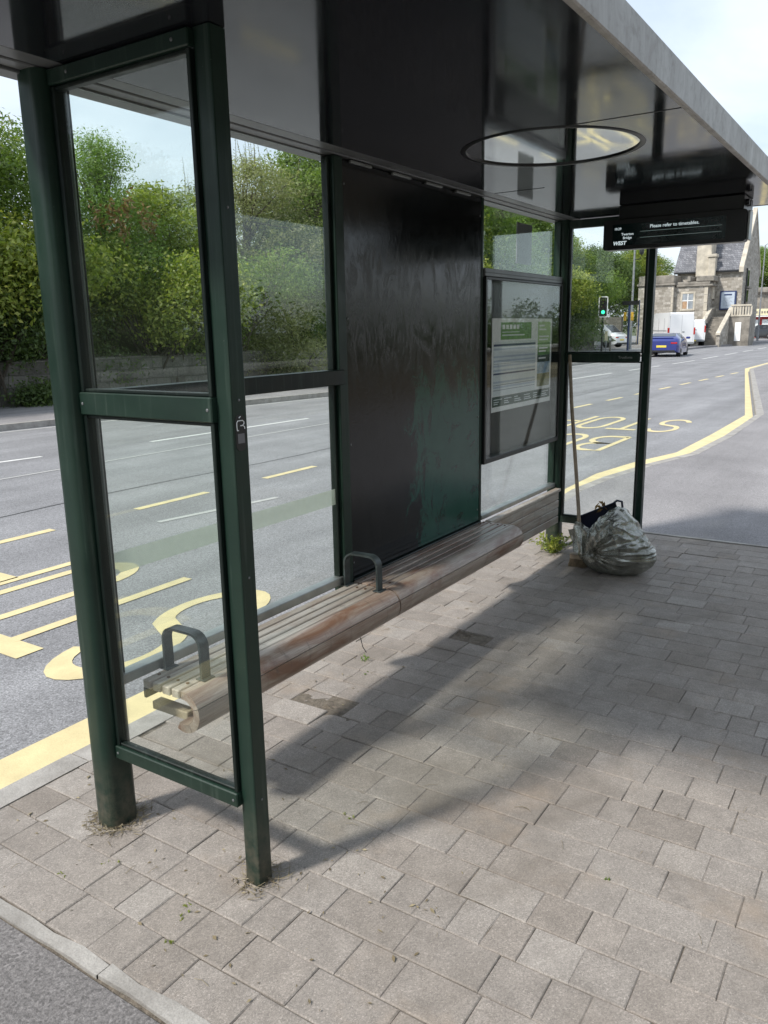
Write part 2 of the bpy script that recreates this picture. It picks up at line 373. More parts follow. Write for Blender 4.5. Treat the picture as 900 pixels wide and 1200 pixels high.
# ------------------------------------------------------------------ mesh builder
class MB:
    def __init__(s): s.v = []; s.f = []; s.tone = []; s.pc = []
    def add(s, vs, fs, tone=.5):
        b = len(s.v); s.pc.append((b, len(s.f))); s.v += [tuple(p) for p in vs]
        s.f += [tuple(i + b for i in q) for q in fs]; s.tone += [tone] * len(fs); return s
    def box(s, x0, x1, y0, y1, z0, z1, tone=.5, bev=0):
        if bev <= 0:
            vs = [(x, y, z) for x in (x0, x1) for y in (y0, y1) for z in (z0, z1)]
            return s.add(vs, [(0, 1, 3, 2), (4, 6, 7, 5), (0, 4, 5, 1), (2, 3, 7, 6), (0, 2, 6, 4), (1, 5, 7, 3)], tone)
        b = min(bev, (x1 - x0) * .45, (y1 - y0) * .45, (z1 - z0) * .45)
        vs = []; idx = {}
        for i, x in enumerate((x0, x1)):
            for j, y in enumerate((y0, y1)):
                for k, z in enumerate((z0, z1)):
                    sx, sy, sz = (1, -1)[i] * b, (1, -1)[j] * b, (1, -1)[k] * b
                    idx[i, j, k] = (len(vs), len(vs) + 1, len(vs) + 2)
                    vs += [(x, y + sy, z + sz), (x + sx, y, z + sz), (x + sx, y + sy, z)]
        fs = []
        for a in range(3):
            for sd in (0, 1):
                o = [q for q in range(3) if q != a]
                c = []
                for (p, q) in ((0, 0), (1, 0), (1, 1), (0, 1)):
                    k = [0, 0, 0]; k[a] = sd; k[o[0]] = p; k[o[1]] = q; c.append(idx[tuple(k)][a])
                flip = (sd == 0) ^ (a == 1)
                fs.append(tuple(c[::-1]) if flip else tuple(c))
            for p in (0, 1):
                for q in (0, 1):
                    o = [w for w in range(3) if w != a]
                    k0 = [0, 0, 0]; k0[o[0]] = p; k0[o[1]] = q; k1 = list(k0); k1[a] = 1
                    A, B = idx[tuple(k0)], idx[tuple(k1)]
                    qd = (A[o[0]], B[o[0]], B[o[1]], A[o[1]])
                    flip = (p ^ q ^ (a == 1))
                    fs.append(qd if not flip else qd[::-1])
        for key, t3 in idx.items():
            fs.append(t3 if sum(key) % 2 else t3[::-1])
        return s.add(vs, fs, tone)
    def tube(s, pts, rads, n=10, cap=True, tone=.5):
        pts = [Vector(p) for p in pts]
        if isinstance(rads, (int, float)): rads = [rads] * len(pts)
        vs = []; fs = []
        ref = Vector((.13, .21, .97))
        for i, p in enumerate(pts):
            d = (pts[min(i + 1, len(pts) - 1)] - pts[max(i - 1, 0)]).normalized()
            rf = ref if abs(d.dot(ref)) < .93 else Vector((1, .1, 0))
            a = d.cross(rf).normalized(); b = d.cross(a)
            for k in range(n):
                an = 2 * PI * k / n
                vs.append(p + (a * math.cos(an) + b * math.sin(an)) * rads[i])
        for i in range(len(pts) - 1):
            for k in range(n):
                k2 = (k + 1) % n
                fs.append((i * n + k, i * n + k2, (i + 1) * n + k2, (i + 1) * n + k))
        if cap: fs.append(tuple(range(n))[::-1]); fs.append(tuple((len(pts) - 1) * n + k for k in range(n)))
        return s.add(vs, fs, tone)
    def prism(s, poly, axis, a0, a1, tone=.5):
        """poly = 2D points; axis 'x','y','z' is the extrusion axis"""
        n = len(poly)
        def P(p, a): return {'x': (a, p[0], p[1]), 'y': (p[0], a, p[1]), 'z': (p[0], p[1], a)}[axis]
        vs = [P(p, a0) for p in poly] + [P(p, a1) for p in poly]
        fs = [tuple(range(n))[::-1], tuple(range(n, 2 * n))] + [(i, (i + 1) % n, n + (i + 1) % n, n + i) for i in range(n)]
        return s.add(vs, fs, tone)
    def lathe(s, c, prof, n=24, axis='z', tone=.5):
        vs = []; fs = []
        for (rr, h) in prof:
            for k in range(n):
                a = 2 * PI * k / n; x, y = rr * math.cos(a), rr * math.sin(a)
                vs.append({'z': (c[0] + x, c[1] + y, c[2] + h), 'x': (c[0] + h, c[1] + x, c[2] + y), 'y': (c[0] + x, c[1] + h, c[2] + y)}[axis])
        for i in range(len(prof) - 1):
            for k in range(n):
                fs.append((i * n + k, i * n + (k + 1) % n, (i + 1) * n + (k + 1) % n, (i + 1) * n + k))
        fs.append(tuple(range(n))[::-1]); fs.append(tuple((len(prof) - 1) * n + k for k in range(n)))
        return s.add(vs, fs, tone)
    def sheet(s, pts, z): return s.add([(p[0], p[1], z) for p in pts], [tuple(range(len(pts)))])
    def split(s, name, mat, parent=None, **kw):
        out = []
        ends = s.pc[1:] + [(len(s.v), len(s.f))]
        for (a, b), (c, d) in zip(s.pc, ends):
            q = MB(); q.v = s.v[a:c]; q.f = [tuple(i - a for i in f_) for f_ in s.f[b:d]]; q.tone = s.tone[b:d]
            out.append(q.build(name, mat, parent, **kw))
        return out
    def build(s, name, mat, parent=None, smooth=False, bevel=0, label=None, local=False):
        me = bpy.data.meshes.new(name)
        vs = np.array(s.v, dtype=float)
        o = bpy.data.objects.new(name, me)
        if parent is not None:
            if not local:
                mw = root_matrix(parent).inverted()
                A = np.array(mw); vs = vs @ A[:3, :3].T + A[:3, 3]
            o.parent = parent
        elif not local:
            base = np.array([(vs[:, 0].min() + vs[:, 0].max()) / 2, (vs[:, 1].min() + vs[:, 1].max()) / 2, vs[:, 2].min()])
            vs = vs - base; o.location = base
        me.from_pydata(vs.tolist(), [], s.f)
        me.validate(); 
        if len(me.polygons) == len(s.tone):
            at = me.attributes.new('tone', 'FLOAT', 'FACE'); at.data.foreach_set('value', s.tone)
        if smooth:
            me.polygons.foreach_set('use_smooth', [True] * len(me.polygons))
            try: me.set_sharp_from_angle(angle=math.radians(40))
            except Exception: pass
        me.materials.append(mat); COL.objects.link(o)
        if bevel:
            bm = o.modifiers.new('bevel', 'BEVEL'); bm.width = bevel; bm.segments = 2; bm.limit_method = 'ANGLE'
        if label: o['label'] = label
        return o

ROOTM = {}
def root_matrix(o):
    while o.parent is not None: o = o.parent
    return Matrix.Translation(o.location) @ Matrix.Rotation(o.rotation_euler.z, 4, 'Z')
def tag(o, label=None, cat=None, group=None, kind=None):
    if label: o['label'] = label
    if cat: o['category'] = cat
    if group: o['group'] = group
    if kind: o['kind'] = kind
    return o
def thing(name, loc, label, cat, rz=0, group=None):
    o = bpy.data.objects.new(name, None); COL.objects.link(o); o.empty_display_size = .2
    o.location = loc; o.rotation_euler = (0, 0, rz)
    return tag(o, label, cat, group)
def struct(o, label=None): return tag(o, label, None, None, 'structure')
def copy_tree(o, parent=None):
    c = o.copy(); COL.objects.link(c)
    if parent is not None: c.parent = parent
    for ch in list(o.children): copy_tree(ch, c)
    return c
def B(name, mat, parent, *boxes, bev=.002, **kw):
    m = MB()
    for b in boxes: m.box(*b, bev=bev)
    return m.build(name, mat, parent, **kw)

def text(name, body, size, mat, parent, origin, right, up, extrude=.0008, align='LEFT', bold=0.0):
    """lettering as mesh: origin, right and up are world vectors"""
    cu = bpy.data.curves.new(name, 'FONT'); cu.body = body; cu.size = size; cu.extrude = extrude; cu.align_x = align
    cu.offset = bold; cu.resolution_u = 3
    tmp = bpy.data.objects.new('tmp', cu); COL.objects.link(tmp)
    dg = bpy.context.evaluated_depsgraph_get(); me = bpy.data.meshes.new_from_object(tmp.evaluated_get(dg))
    R_ = Vector(right).normalized(); U_ = Vector(up).normalized(); N_ = R_.cross(U_)
    vs = [Vector(origin) + R_ * v.co.x + U_ * v.co.y + N_ * v.co.z for v in me.vertices]
    fs = [tuple(p.vertices) for p in me.polygons]
    bpy.data.objects.remove(tmp); bpy.data.curves.remove(cu); bpy.data.meshes.remove(me)
    m = MB(); m.add(vs, fs)
    return m.build(name, mat, parent)

# ------------------------------------------------------------------ world and sun
SUNV = Vector((-.39, -.80, 1)).normalized()
EL = math.asin(SUNV.z); AZ = math.atan2(SUNV.x, SUNV.y)
w = bpy.data.worlds.new('World'); scene.world = w; w.use_nodes = True
nt = w.node_tree; nt.nodes.clear()
out = nt.nodes.new('ShaderNodeOutputWorld'); bg = nt.nodes.new('ShaderNodeBackground')
sky = nt.nodes.new('ShaderNodeTexSky'); sky.sky_type = 'NISHITA'; sky.sun_disc = False
sky.sun_elevation = EL; sky.sun_rotation = AZ; sky.air_density = 1.2; sky.dust_density = 1.5
bg.inputs[1].default_value = .145
tc = nt.nodes.new('ShaderNodeTexCoord'); sp = nt.nodes.new('ShaderNodeSeparateXYZ'); nt.links.new(tc.outputs['Generated'], sp.inputs[0])
def wm(op, a, b):
    n = nt.nodes.new('ShaderNodeMath'); n.operation = op
    for i, v in enumerate((a, b)):
        if isinstance(v, (int, float)): n.inputs[i].default_value = v
        else: nt.links.new(v, n.inputs[i])
    return n.outputs[0]
den = wm('ADD', wm('MAXIMUM', sp.outputs[2], 0), .18)
cx = wm('DIVIDE', sp.outputs[0], den); cy = wm('DIVIDE', sp.outputs[1], den)
cb = nt.nodes.new('ShaderNodeCombineXYZ'); nt.links.new(cx, cb.inputs[0]); nt.links.new(cy, cb.inputs[1])
nz = nt.nodes.new('ShaderNodeTexNoise'); nz.inputs['Scale'].default_value = .9; nz.inputs['Detail'].default_value = 7; nz.inputs['Roughness'].default_value = .55; nz.inputs['Distortion'].default_value = .35
nt.links.new(cb.outputs[0], nz.inputs['Vector'])
rp = nt.nodes.new('ShaderNodeValToRGB'); rp.color_ramp.elements[0].position = .30; rp.color_ramp.elements[1].position = .62
rp.color_ramp.elements[0].color = (.30, .30, .30, 1)
nt.links.new(nz.outputs[0], rp.inputs[0])
mx = nt.nodes.new('ShaderNodeMix'); mx.data_type = 'RGBA'; nt.links.new(rp.outputs[0], mx.inputs[0])
nt.links.new(sky.outputs[0], mx.inputs[6]); mx.inputs[7].default_value = (6.3, 7.0, 7.9, 1)
nt.links.new(mx.outputs[2], bg.inputs[0]); nt.links.new(bg.outputs[0], out.inputs[0])
sl = bpy.data.lights.new('sun', 'SUN'); sl.energy = 3.95; sl.angle = math.radians(6); sl.color = (1, .95, .88)
so = bpy.data.objects.new('sun', sl); COL.objects.link(so)
so.rotation_euler = SUNV.to_track_quat('Z', 'Y').to_euler()
PANEL_Y0 = 2.86 - 3.5      # panel edge in the shelter's own coordinates (its base is at y = 3.5)
M['panel'] = mk_panel()
M['tar'] = simple('tar', (.035, .035, .036), .5)
# ------------------------------------------------------------------ ground, road, pavements
KERB = [(-2.62, -45), (-2.62, 5.5), (-2.75, 7.6), (-2.69, 8.5), (-2.53, 9.44), (-2.26, 10.54), (-2.20, 12.5), (-2.26, 15.8), (-4.9, 31.8), (-4.8, 60), (-4.0, 110)]
YOUT = [(-3.0, -45), (-3.0, 5.5), (-3.0, 8.0), (-3.01, 9.2), (-2.86, 10.2), (-2.58, 11.3), (-2.55, 13.5), (-2.57, 16.6), (-5.42, 34.1), (-5.1, 60), (-4.3, 110)]
FARK = [(-20.0, -45), (-14.1, 8.4), (-13.0, 17.5), (-12.7, 30), (-12.7, 44), (-13.2, 56)]      # far kerb
def offs(pl, d):
    o = []
    for i, p in enumerate(pl):
        a = Vector(pl[max(i - 1, 0)]); b = Vector(pl[min(i + 1, len(pl) - 1)]); t = (b - a).normalized()
        n = Vector((t.y, -t.x)); o.append((p[0] + n.x * d, p[1] + n.y * d))
    return o
def strip(m, A, C, z):
    for i in range(len(A) - 1):
        m.add([(A[i][0], A[i][1], z), (C[i][0], C[i][1], z), (C[i + 1][0], C[i + 1][1], z), (A[i + 1][0], A[i + 1][1], z)], [(0, 1, 2, 3)])
def dens(pl, step=.95):
    o = []
    for a, b in zip(pl[:-1], pl[1:]):
        n = max(1, int(round(math.dist(a, b) / step)))
        o += [(a[0] + (b[0] - a[0]) * k / n, a[1] + (b[1] - a[1]) * k / n) for k in range(n)]
    return o + [pl[-1]]
RZ = -.12
struct(MB().sheet([(-1200, -600), (1200, -600), (1200, 1800), (-1200, 1800)], -.6).build('terrain', M['terrain']), 'open ground reaching the horizon')
struct(MB().sheet([(-40, -60), (-1.9, -60), (-1.9, 31), (-4.0, 34), (40, 34.2), (40, 140), (-80, 140), (-80, 40), (-40, 40)], RZ).build('road', M['asphalt']), 'grey asphalt road with a bus bay')
KB = offs(KERB, .13)
m = MB(); D0 = dens(KERB); D1 = offs(D0, .13)
for i in range(len(D0) - 1):
    a, b, c, d = Vector(D0[i]), Vector(D0[i + 1]), Vector(D1[i + 1]), Vector(D1[i])
    g = (b - a).normalized() * .004; a, d, b, c = a + g, d + g, b - g, c - g
    z = random.uniform(-.002, .003); e = (d - a).normalized() * .02
    vs = [(a.x, a.y, RZ - .05), (b.x, b.y, RZ - .05), (c.x, c.y, RZ - .05), (d.x, d.y, RZ - .05),
          (a.x, a.y, z - .02), (b.x, b.y, z - .02), (a.x + e.x, a.y + e.y, z), (b.x + e.x, b.y + e.y, z), (c.x, c.y, z), (d.x, d.y, z)]
    m.add(vs, [(0, 1, 5, 4), (4, 5, 7, 6), (6, 7, 8, 9), (3, 2, 8, 9), (0, 4, 6, 9, 3), (1, 2, 8, 7, 5)])
struct(m.build('kerb', M['kerb']), 'concrete kerb of the bus bay')
m = MB()
m.sheet([(3.35, 1.012), (40, 1.012), (40, 6.25), (3.35, 6.25)], 0)
far = [p for p in KB if p[1] > 6.25]
m.sheet([(-2.53, 6.25)] + far[:-1] + [(far[-2][0] + .2, 110), (40, 110), (40, 6.25)], 0)
struct(m.build('pavement', M['footway']), 'asphalt footway on the shelter side')
gx, gy = 195, 176
sm_ = MB()
for i in range(gx + 1):
    for j in range(gy + 1):
        x_, y_ = -2.49 + 5.84 * i / gx, 1.012 + 5.238 * j / gy
        sm_.v.append((x_, y_, -.0068 + .0075 * mnoise.noise((x_ * 2.6, y_ * 2.6, 2)) + .0035 * mnoise.noise((x_ * 15, y_ * 15, 8))))
sm_.v = [(a, b, min(c, -.0018)) for a, b, c in sm_.v]
for i in range(gx):
    for j in range(gy): k = i * (gy + 1) + j; sm_.f.append((k, k + gy + 1, k + gy + 2, k + 1)); sm_.tone.append(.5)
struct(sm_.build('bedding_sand', M['sand'], smooth=True), 'sand showing in the paver joints')
struct(MB().sheet([(-2.49, -45), (40, -45), (40, 1.012), (-2.49, 1.012)], 0).build('pavement', M['footway_dark']), 'darker asphalt footway before the paving')
# block pavers
holes = [(-1.95, 2.52, .10, .06), (-1.87, 3.60, .07, .05)]
vs = []; fs = []; tone = []; hue = []
y = 1.067; row = 0; P_ = .1425
while y + P_ < 6.215:
    x = -2.485 - random.uniform(0, .1)
    while x < 3.3:
        L_ = random.choice([.105, .142, .142, .175, .21, .21, .245])
        x0, x1, y0, y1 = x + .0004, x + L_ - .0004, y + .0013, y + P_ - .0013
        x0 = max(x0, -2.485)
        cx_, cy_ = (x0 + x1) / 2, (y0 + y1) / 2; x += L_
        if x1 - x0 < .03: continue
        if any(x0 <= h[0] <= x1 and y0 - .002 <= h[1] <= y1 + .002 for h in holes): continue
        near = any(abs(cx_ - h[0]) < h[2] + .16 and abs(cy_ - h[1]) < h[3] + .16 for h in holes)
        k = 3.5 if near else 1
        zc = random.gauss(0, .0008 * k); tx, ty = random.gauss(0, .0022 * k), random.gauss(0, .005 * k)
        jx = random.gauss(0, .0005 * k)
        b = len(vs); c = .0032; dx, dy = (x1 - x0) / 2, (y1 - y0) / 2
        zc += .022 * max(0, mnoise.noise((cx_ * .8, cy_ * .8, 3))) * .35
        for (hx, hy, dz) in ((dx, dy, -.045), (dx, dy, -.003), (dx - c, dy - c, 0)):
            for sx, sy in ((-1, -1), (1, -1), (1, 1), (-1, 1)):
                w_ = random.uniform(-.0012, .0012) if dz > -.04 else 0
                px, py = sx * hx + w_ + jx, sy * hy + w_
                vs.append((cx_ + px, cy_ + py, zc + dz + px * tx + py * ty))
        fs.append((b + 8, b + 9, b + 10, b + 11))
        for q in (0, 4):
            for s_ in range(4): fs.append((b + q + s_, b + q + (s_ + 1) % 4, b + q + 4 + (s_ + 1) % 4, b + q + 4 + s_))
        tn = min(1, max(0, random.gauss(.5, .23))); hu = random.random() ** 3
        tone += [tn] * 9; hue += [hu] * 9
    y += P_; row += 1
mp = MB(); mp.v = vs; mp.f = fs; mp.tone = tone
pav = mp.build('block_paving', M['paver']); struct(pav, 'grey concrete block paving under the shelter')
if len(pav.data.polygons) == len(hue):
    at = pav.data.attributes.new('hue', 'FLOAT', 'FACE'); at.data.foreach_set('value', hue)
# edging strips
def edging(name, y0, y1, x0, x1, wob, label):
    m = MB(); x = x0
    while x < x1:
        L_ = random.uniform(.8, .95); n = 8
        a = random.gauss(0, wob); b = random.gauss(0, wob)
        pts0 = [(x + .001 + (L_ - .002) * k / n, y0 + a + (b - a) * k / n + random.gauss(0, wob * .5)) for k in range(n + 1)]
        pts1 = [(p[0], y1 + a + (b - a) * k / n + random.gauss(0, wob * .5)) for k, p in enumerate(pts0)]
        for k in range(n):
            A, Bq, C_, D_ = pts0[k], pts0[k + 1], pts1[k + 1], pts1[k]
            zt = .004
            m.add([(A[0], A[1], -.04), (Bq[0], Bq[1], -.04), (C_[0], C_[1], -.04), (D_[0], D_[1], -.04),
                   (A[0], A[1], zt), (Bq[0], Bq[1], zt), (C_[0], C_[1], zt), (D_[0], D_[1], zt)],
                  [(0, 1, 5, 4), (4, 5, 6, 7), (3, 7, 6, 2)])
        x += L_
    struct(m.build(name, M['kerb']), label)
edging('edging_strip', 1.020, 1.062, -2.48, 3.3, .006, 'pale concrete edging along the near end of the paving')
edging('edging_strip', 6.218, 6.252, -2.48, 3.3, .001, 'thin concrete edging along the far end of the paving')
# soil in the broken spots
for (hx, hy, rx, ry) in holes:
    m = MB(); n = 14
    for i in range(n + 1):
        for j in range(n + 1):
            a, b = i / n * 2 - 1, j / n * 2 - 1
            q = mnoise.noise((a * 3 + hx, b * 3, 1)) * .020 + mnoise.noise((a * 9, b * 9 + hx, 4)) * .014
            m.v.append((hx + a * rx * 1.15, hy + b * ry * 1.3, -.010 + q - .012 * max(abs(a), abs(b)) ** 3))
    for i in range(n):
        for j in range(n): k = i * (n + 1) + j; m.f.append((k, k + 1, k + n + 2, k + n + 1)); m.tone.append(.5)
    struct(m.build('bare_soil', M['sand'], smooth=True), 'bare soil where a paving block is missing')
# far footway, verge and bank
FB = offs(FARK, -.14)
m = MB(); strip(m, FARK, FB, .0); 
for i in range(len(FARK) - 1):
    a, b = FARK[i], FARK[i + 1]; m.add([(a[0], a[1], RZ - .02), (b[0], b[1], RZ - .02), (b[0], b[1], 0), (a[0], a[1], 0)], [(0, 1, 2, 3)])
struct(m.build('kerb', M['kerb']), 'kerb on the far side of the road')
m = MB(); W_ = [(-26, -45), (-18.2, 8.4), (-17.5, 17.5), (-17.9, 30), (-18.3, 44), (-19, 56)]
strip(m, FB, W_, -.004)
struct(m.build('pavement', M['footway']), 'footway on the far side of the road')
m = MB()   # earth bank behind the far wall
n = 40
for i in range(n + 1):
    yy = -20 + 78 * i / n
    for xx, zz in ((-17.9, .55), (-19.5, 1.6), (-23, 3.2), (-30, 4.5), (-60, 5), (-61, -.7)):
        m.v.append((xx - (8.4 - yy) * .11 * (yy < 8.4), yy, zz + random.uniform(-.15, .15) * (zz > 0)))
for i in range(n):
    for j in range(5): k = i * 6 + j; m.f.append((k, k + 1, k + 7, k + 6)); m.tone.append(.5)
m.f.append(tuple(range(n * 6, n * 6 + 6))); m.tone.append(.5)
struct(m.build('bank', M['terrain']), 'earth bank behind the far wall')
m = MB()
for (a, b, w_) in (((-5.9, 11.5), (-5.4, 19.0), .9), ((-9.0, 16), (-8.8, 24), .7), ((-4.2, -3), (-4.3, .9), .8)):  # strip near the far lettering paints a shadow onto the road
    a, b = Vector(a), Vector(b); t_ = (b - a).normalized(); n_ = Vector((t_.y, -t_.x)) * w_ / 2
    m.add([(*(a + n_), RZ + .002), (*(b + n_), RZ + .002), (*(b - n_), RZ + .002), (*(a - n_), RZ + .002)], [(0, 1, 2, 3)])
M['patch'] = mk_asphalt('worn_shadow_asphalt', .13, .27, 110, .5)
struct(m.build('dark_road_strip', M['patch']), 'slightly darker strips in the road, one a painted shadow')
m = MB(); pts = [(-7.4 + .06 * math.sin(k * .9) + .01 * k, -4 + k * .8) for k in range(40)]; strip(m, pts, [(p[0] + .018, p[1]) for p in pts], RZ + .003)
struct(m.build('tar_seam', M['tar']), 'thin dark tar seam along the road')
# painted lines
Z1 = RZ + .004
m = MB(); strip(m, YOUT, offs(KERB, -.04), Z1); struct(m.build('yellow_line', M['yellow']), 'wide yellow line along the bus bay kerb')
def dash(m, a, b, wd, z=Z1):
    a, b = Vector(a), Vector(b); t = (b - a).normalized(); n = Vector((t.y, -t.x)) * wd / 2
    m.add([(*(a + n), z), (*(b + n), z), (*(b - n), z), (*(a - n), z)], [(0, 1, 2, 3)])
m = MB()
def bayx(y): return -6.38 if y < 9 else -6.38 + (y - 9) ** 1.15 * .0335
y = 5.17 - 1.93 * 6
while y < 32: dash(m, (bayx(y), y), (bayx(y + .98), y + .98), .10); y += 1.93
struct(m.build('bay_marking', M['yellow']), 'broken yellow line of the bus bay')
m = MB()
def cx_line(y): return -11.3 + .115 * y if y < 9 else -10.27 + .045 * (y - 9) if y < 40 else -8.9
y = -20
while y < 90:
    dash(m, (cx_line(y), y), (cx_line(y + 3.9), y + 3.9), .10); y += 5.75
struct(m.build('centre_line', M['white_paint']), 'broken white line along the middle of the road')
m = MB(); strip(m, offs(FARK, .16), offs(FARK, .26), Z1)
struct(m.build('edge_line', M['white_worn']), 'worn pale line along the far kerb')
m = MB(); dash(m, (-9.3, 3), (-9.15, 16), .05); dash(m, (-5.75, 4.9), (-5.5, 6.3), .07)
struct(m.build('worn_line', M['white_worn']), 'faint old line in the road')
# BUS STOP lettering, read by a driver facing -y (right = -x, up = -y)
def stroke(m, pts, wx, wy, z):
    """ribbon with a pen wider along the stretched direction"""
    n = len(pts); Lp = []; Rp = []
    for i, p in enumerate(pts):
        a = Vector(pts[max(i - 1, 0)]); b = Vector(pts[min(i + 1, n - 1)]); t = (b - a).normalized()
        q = Vector((t.y, -t.x)); q = Vector((q.x * wx, q.y * wy))
        Lp.append((p[0] + q.x / 2, p[1] + q.y / 2)); Rp.append((p[0] - q.x / 2, p[1] - q.y / 2))
    strip(m, Lp, Rp, z)
def arc(cx, cy, rx, ry, a0, a1, n=14): return [(cx + rx * math.cos(math.radians(a0 + (a1 - a0) * k / n)), cy + ry * math.sin(math.radians(a0 + (a1 - a0) * k / n))) for k in range(n + 1)]
GL = {  # unit glyphs, x right, y up, box 1 x 1
 'S': [arc(.5, .74, .42, .24, 15, 180, 12) + arc(.5, .74, .42, .24, 180, 235, 4)[1:] + arc(.5, .26, .42, .24, 55, 0, 4) + arc(.5, .26, .42, .24, 0, -165, 12)[1:]],
 'T': [[(0, .94), (1, .94)], [(.5, .90), (.5, 0)]],
 'O': [arc(.5, .76, .43, .22, 0, 180) + arc(.5, .24, .43, .22, 180, 360) + [(.93, .76)]],
 'P': [[(.08, 0), (.08, .94), (.55, .94)] + arc(.55, .70, .38, .24, 90, -90, 10)[1:] + [(.12, .46)]],
 'B': [[(.08, .06), (.08, .94), (.5, .94)] + arc(.5, .73, .36, .21, 90, -90, 8)[1:] + [(.12, .52), (.5, .52)] + arc(.5, .28, .42, .22, 90, -90, 8)[1:] + [(.08, .06)]],
 'U': [[(.07, 1), (.07, .28)] + arc(.5, .28, .43, .24, 180, 360, 12)[1:] + [(.93, 1)]],
}
def road_word(name, word, x0, pitch, w_, ytop, h, label):
    m = MB()
    for i, ch in enumerate(word):
        zz = Z1
        for st in GL[ch]:
            pts = [(x0 - i * pitch - p[0] * w_, ytop + (1 - p[1]) * h) for p in st]
            zz += .0006
            stroke(m, pts, .085, .17, zz)
    struct(m.build(name, M['yellow']), label)
road_word('bus_stop_lettering', 'STOP', -3.27, .655, .54, 2.28, 1.52, 'yellow STOP painted in the bus bay beside the shelter')
road_word('bus_stop_lettering', 'BUS', -3.55, .655, .54, -.3, 1.52, 'yellow BUS painted in the bus bay beside the shelter')
road_word('bus_stop_lettering', 'STOP', -3.18, .60, .50, 13.4, 1.9, 'yellow STOP painted in the bus bay beyond the shelter')
road_word('bus_stop_lettering', 'BUS', -3.55, .62, .52, 10.9, 1.75, 'yellow BUS painted in the bus bay beyond the shelter')

# ------------------------------------------------------------------ the bus shelter
SH = thing('bus_shelter', (-1.8, 3.5, 0), 'dark green glass bus shelter with a flat grey-edged roof and scorched back panel', 'bus shelter')
def rrect(cx, cy, hx, hy, r_, n=4):
    pts = []
    for sx, sy, a0 in ((1, 1, 0), (-1, 1, 90), (-1, -1, 180), (1, -1, 270)):
        for k in range(n + 1):
            a = math.radians(a0 + 90 * k / n); pts.append((cx + sx * (hx - r_) + r_ * math.cos(a), cy + sy * (hy - r_) + r_ * math.sin(a)))
    return pts
ZS = 2.30
YE = 5.46
def big_post(x, y):
    m = MB(); m.prism(rrect(x, y, .052, .055, .034, 5), 'z', -.02, ZS)
    return m.build('post', M['green'], SH, smooth=True)
big_post(-2.085, 1.5); big_post(-2.085, YE)
for (x, y) in ((-1.472, 1.525), (-1.50, YE + .08)):
    m = MB(); m.prism(rrect(x, y, .0275, .0275, .004, 2), 'z', -.02, ZS); m.build('post', M['green'], SH)
# end frames
for (yy, ya, z1, z2, z3, z4) in ((1.5, 1.52, .255, .30, 1.372, 1.438), (YE, YE + .05, .205, .255, 1.365, 1.42)):
    def bar(za, zb, x0=-2.035, x1=-1.497, th=.022):
        m = MB(); m.box(x0, x1, yy - th, yy + th, za, zb, bev=.003); return m.build('rail', M['green'], SH)
    if yy > 3: 
        bar(z1, z2, -2.035, -1.53); R1 = bar(z3, z4, -2.035, -1.525); bar(2.245, ZS - .002, -2.035, -1.525)
    else: bar(z1, z2); bar(z3, z4); bar(2.258, ZS - .002)
    for (za, zb) in ((z2, z3), (z4, 2.255)):
        m = MB(); m.box(-2.03, -1.50, yy - .004, yy + .004, za - .002, zb + .002); m.build('glass_pane', M['glass'], SH)
        m = MB(); m.box(-2.031, -2.016, yy - .016, yy + .016, za, zb, bev=.002); m.box(-1.512, -1.499, yy - .016, yy + .016, za, zb, bev=.002)
        m.box(-2.016, -1.512, yy - .012, yy + .012, zb - .010, zb - .0005, bev=.002); m.box(-2.016, -1.512, yy - .012, yy + .012, za + .0005, za + .010, bev=.002)
        m.split('glazing_bead', M['darkgreen'], SH)
text('maker_lettering', 'Trueform', .024, M['alu'], SH, (-1.66, YE - .0235, 1.384), (1, 0, 0), (0, 0, 1), bold=.0004)
# rear wall, bay by the near end
def pane(name, mat, y0, y1, z0, z1, x=-2.09, th=.004):
    m = MB(); m.box(x - th, x + th, y0, y1, z0, z1); return m.build(name, mat, SH)
def rail(y0, y1, z0, z1, mat, x0=-2.112, x1=-2.062): 
    m = MB(); m.box(x0, x1, y0, y1, z0, z1, bev=.003); return m.build('rail', mat, SH)
rail(1.557, 2.797, .472, .508, M['alu'])
rail(1.557, 2.830, 1.372, 1.436, M['darkgreen'], -2.112, -2.048)
pane('glass_pane', M['glass'], 1.557, 2.797, .505, 1.374)
pane('glass_pane', M['glass'], 1.557, 2.797, 1.434, 2.29)
film = pane('pale_strip', M['palestrip'], 1.575, 2.79, .845, .915, -2.0845, .0008)  # pale, partly see-through strip across the lower pane
m = MB(); m.box(-2.106, -2.074, 1.558, 1.578, .508, 1.372, bev=.002); m.box(-2.106, -2.074, 2.78, 2.797, .508, 1.372, bev=.002)
m.box(-2.106, -2.074, 1.558, 1.578, 1.436, 2.29, bev=.002); m.box(-2.106, -2.074, 2.78, 2.797, 1.436, 2.29, bev=.002); m.split('glazing_bead', M['darkgreen'], SH)
m = MB(); m.box(-2.12, -2.055, 2.80, 2.862, .30, ZS - .002, bev=.003); m.build('mullion', M['green'], SH)
m = MB(); m.box(-2.12, -2.066, 4.178, 4.206, .30, ZS - .002, bev=.003); m.build('mullion', M['green'], SH)
m = MB(); m.box(-2.105, -2.068, 2.863, 4.177, .478, ZS - .006, bev=.004); m.build('back_panel', M['panel'], SH, label='black scorched metal back panel with a patch of green paint')
rail(2.863, 4.177, .452, .476, M['darkgreen'], -2.11, -2.05)
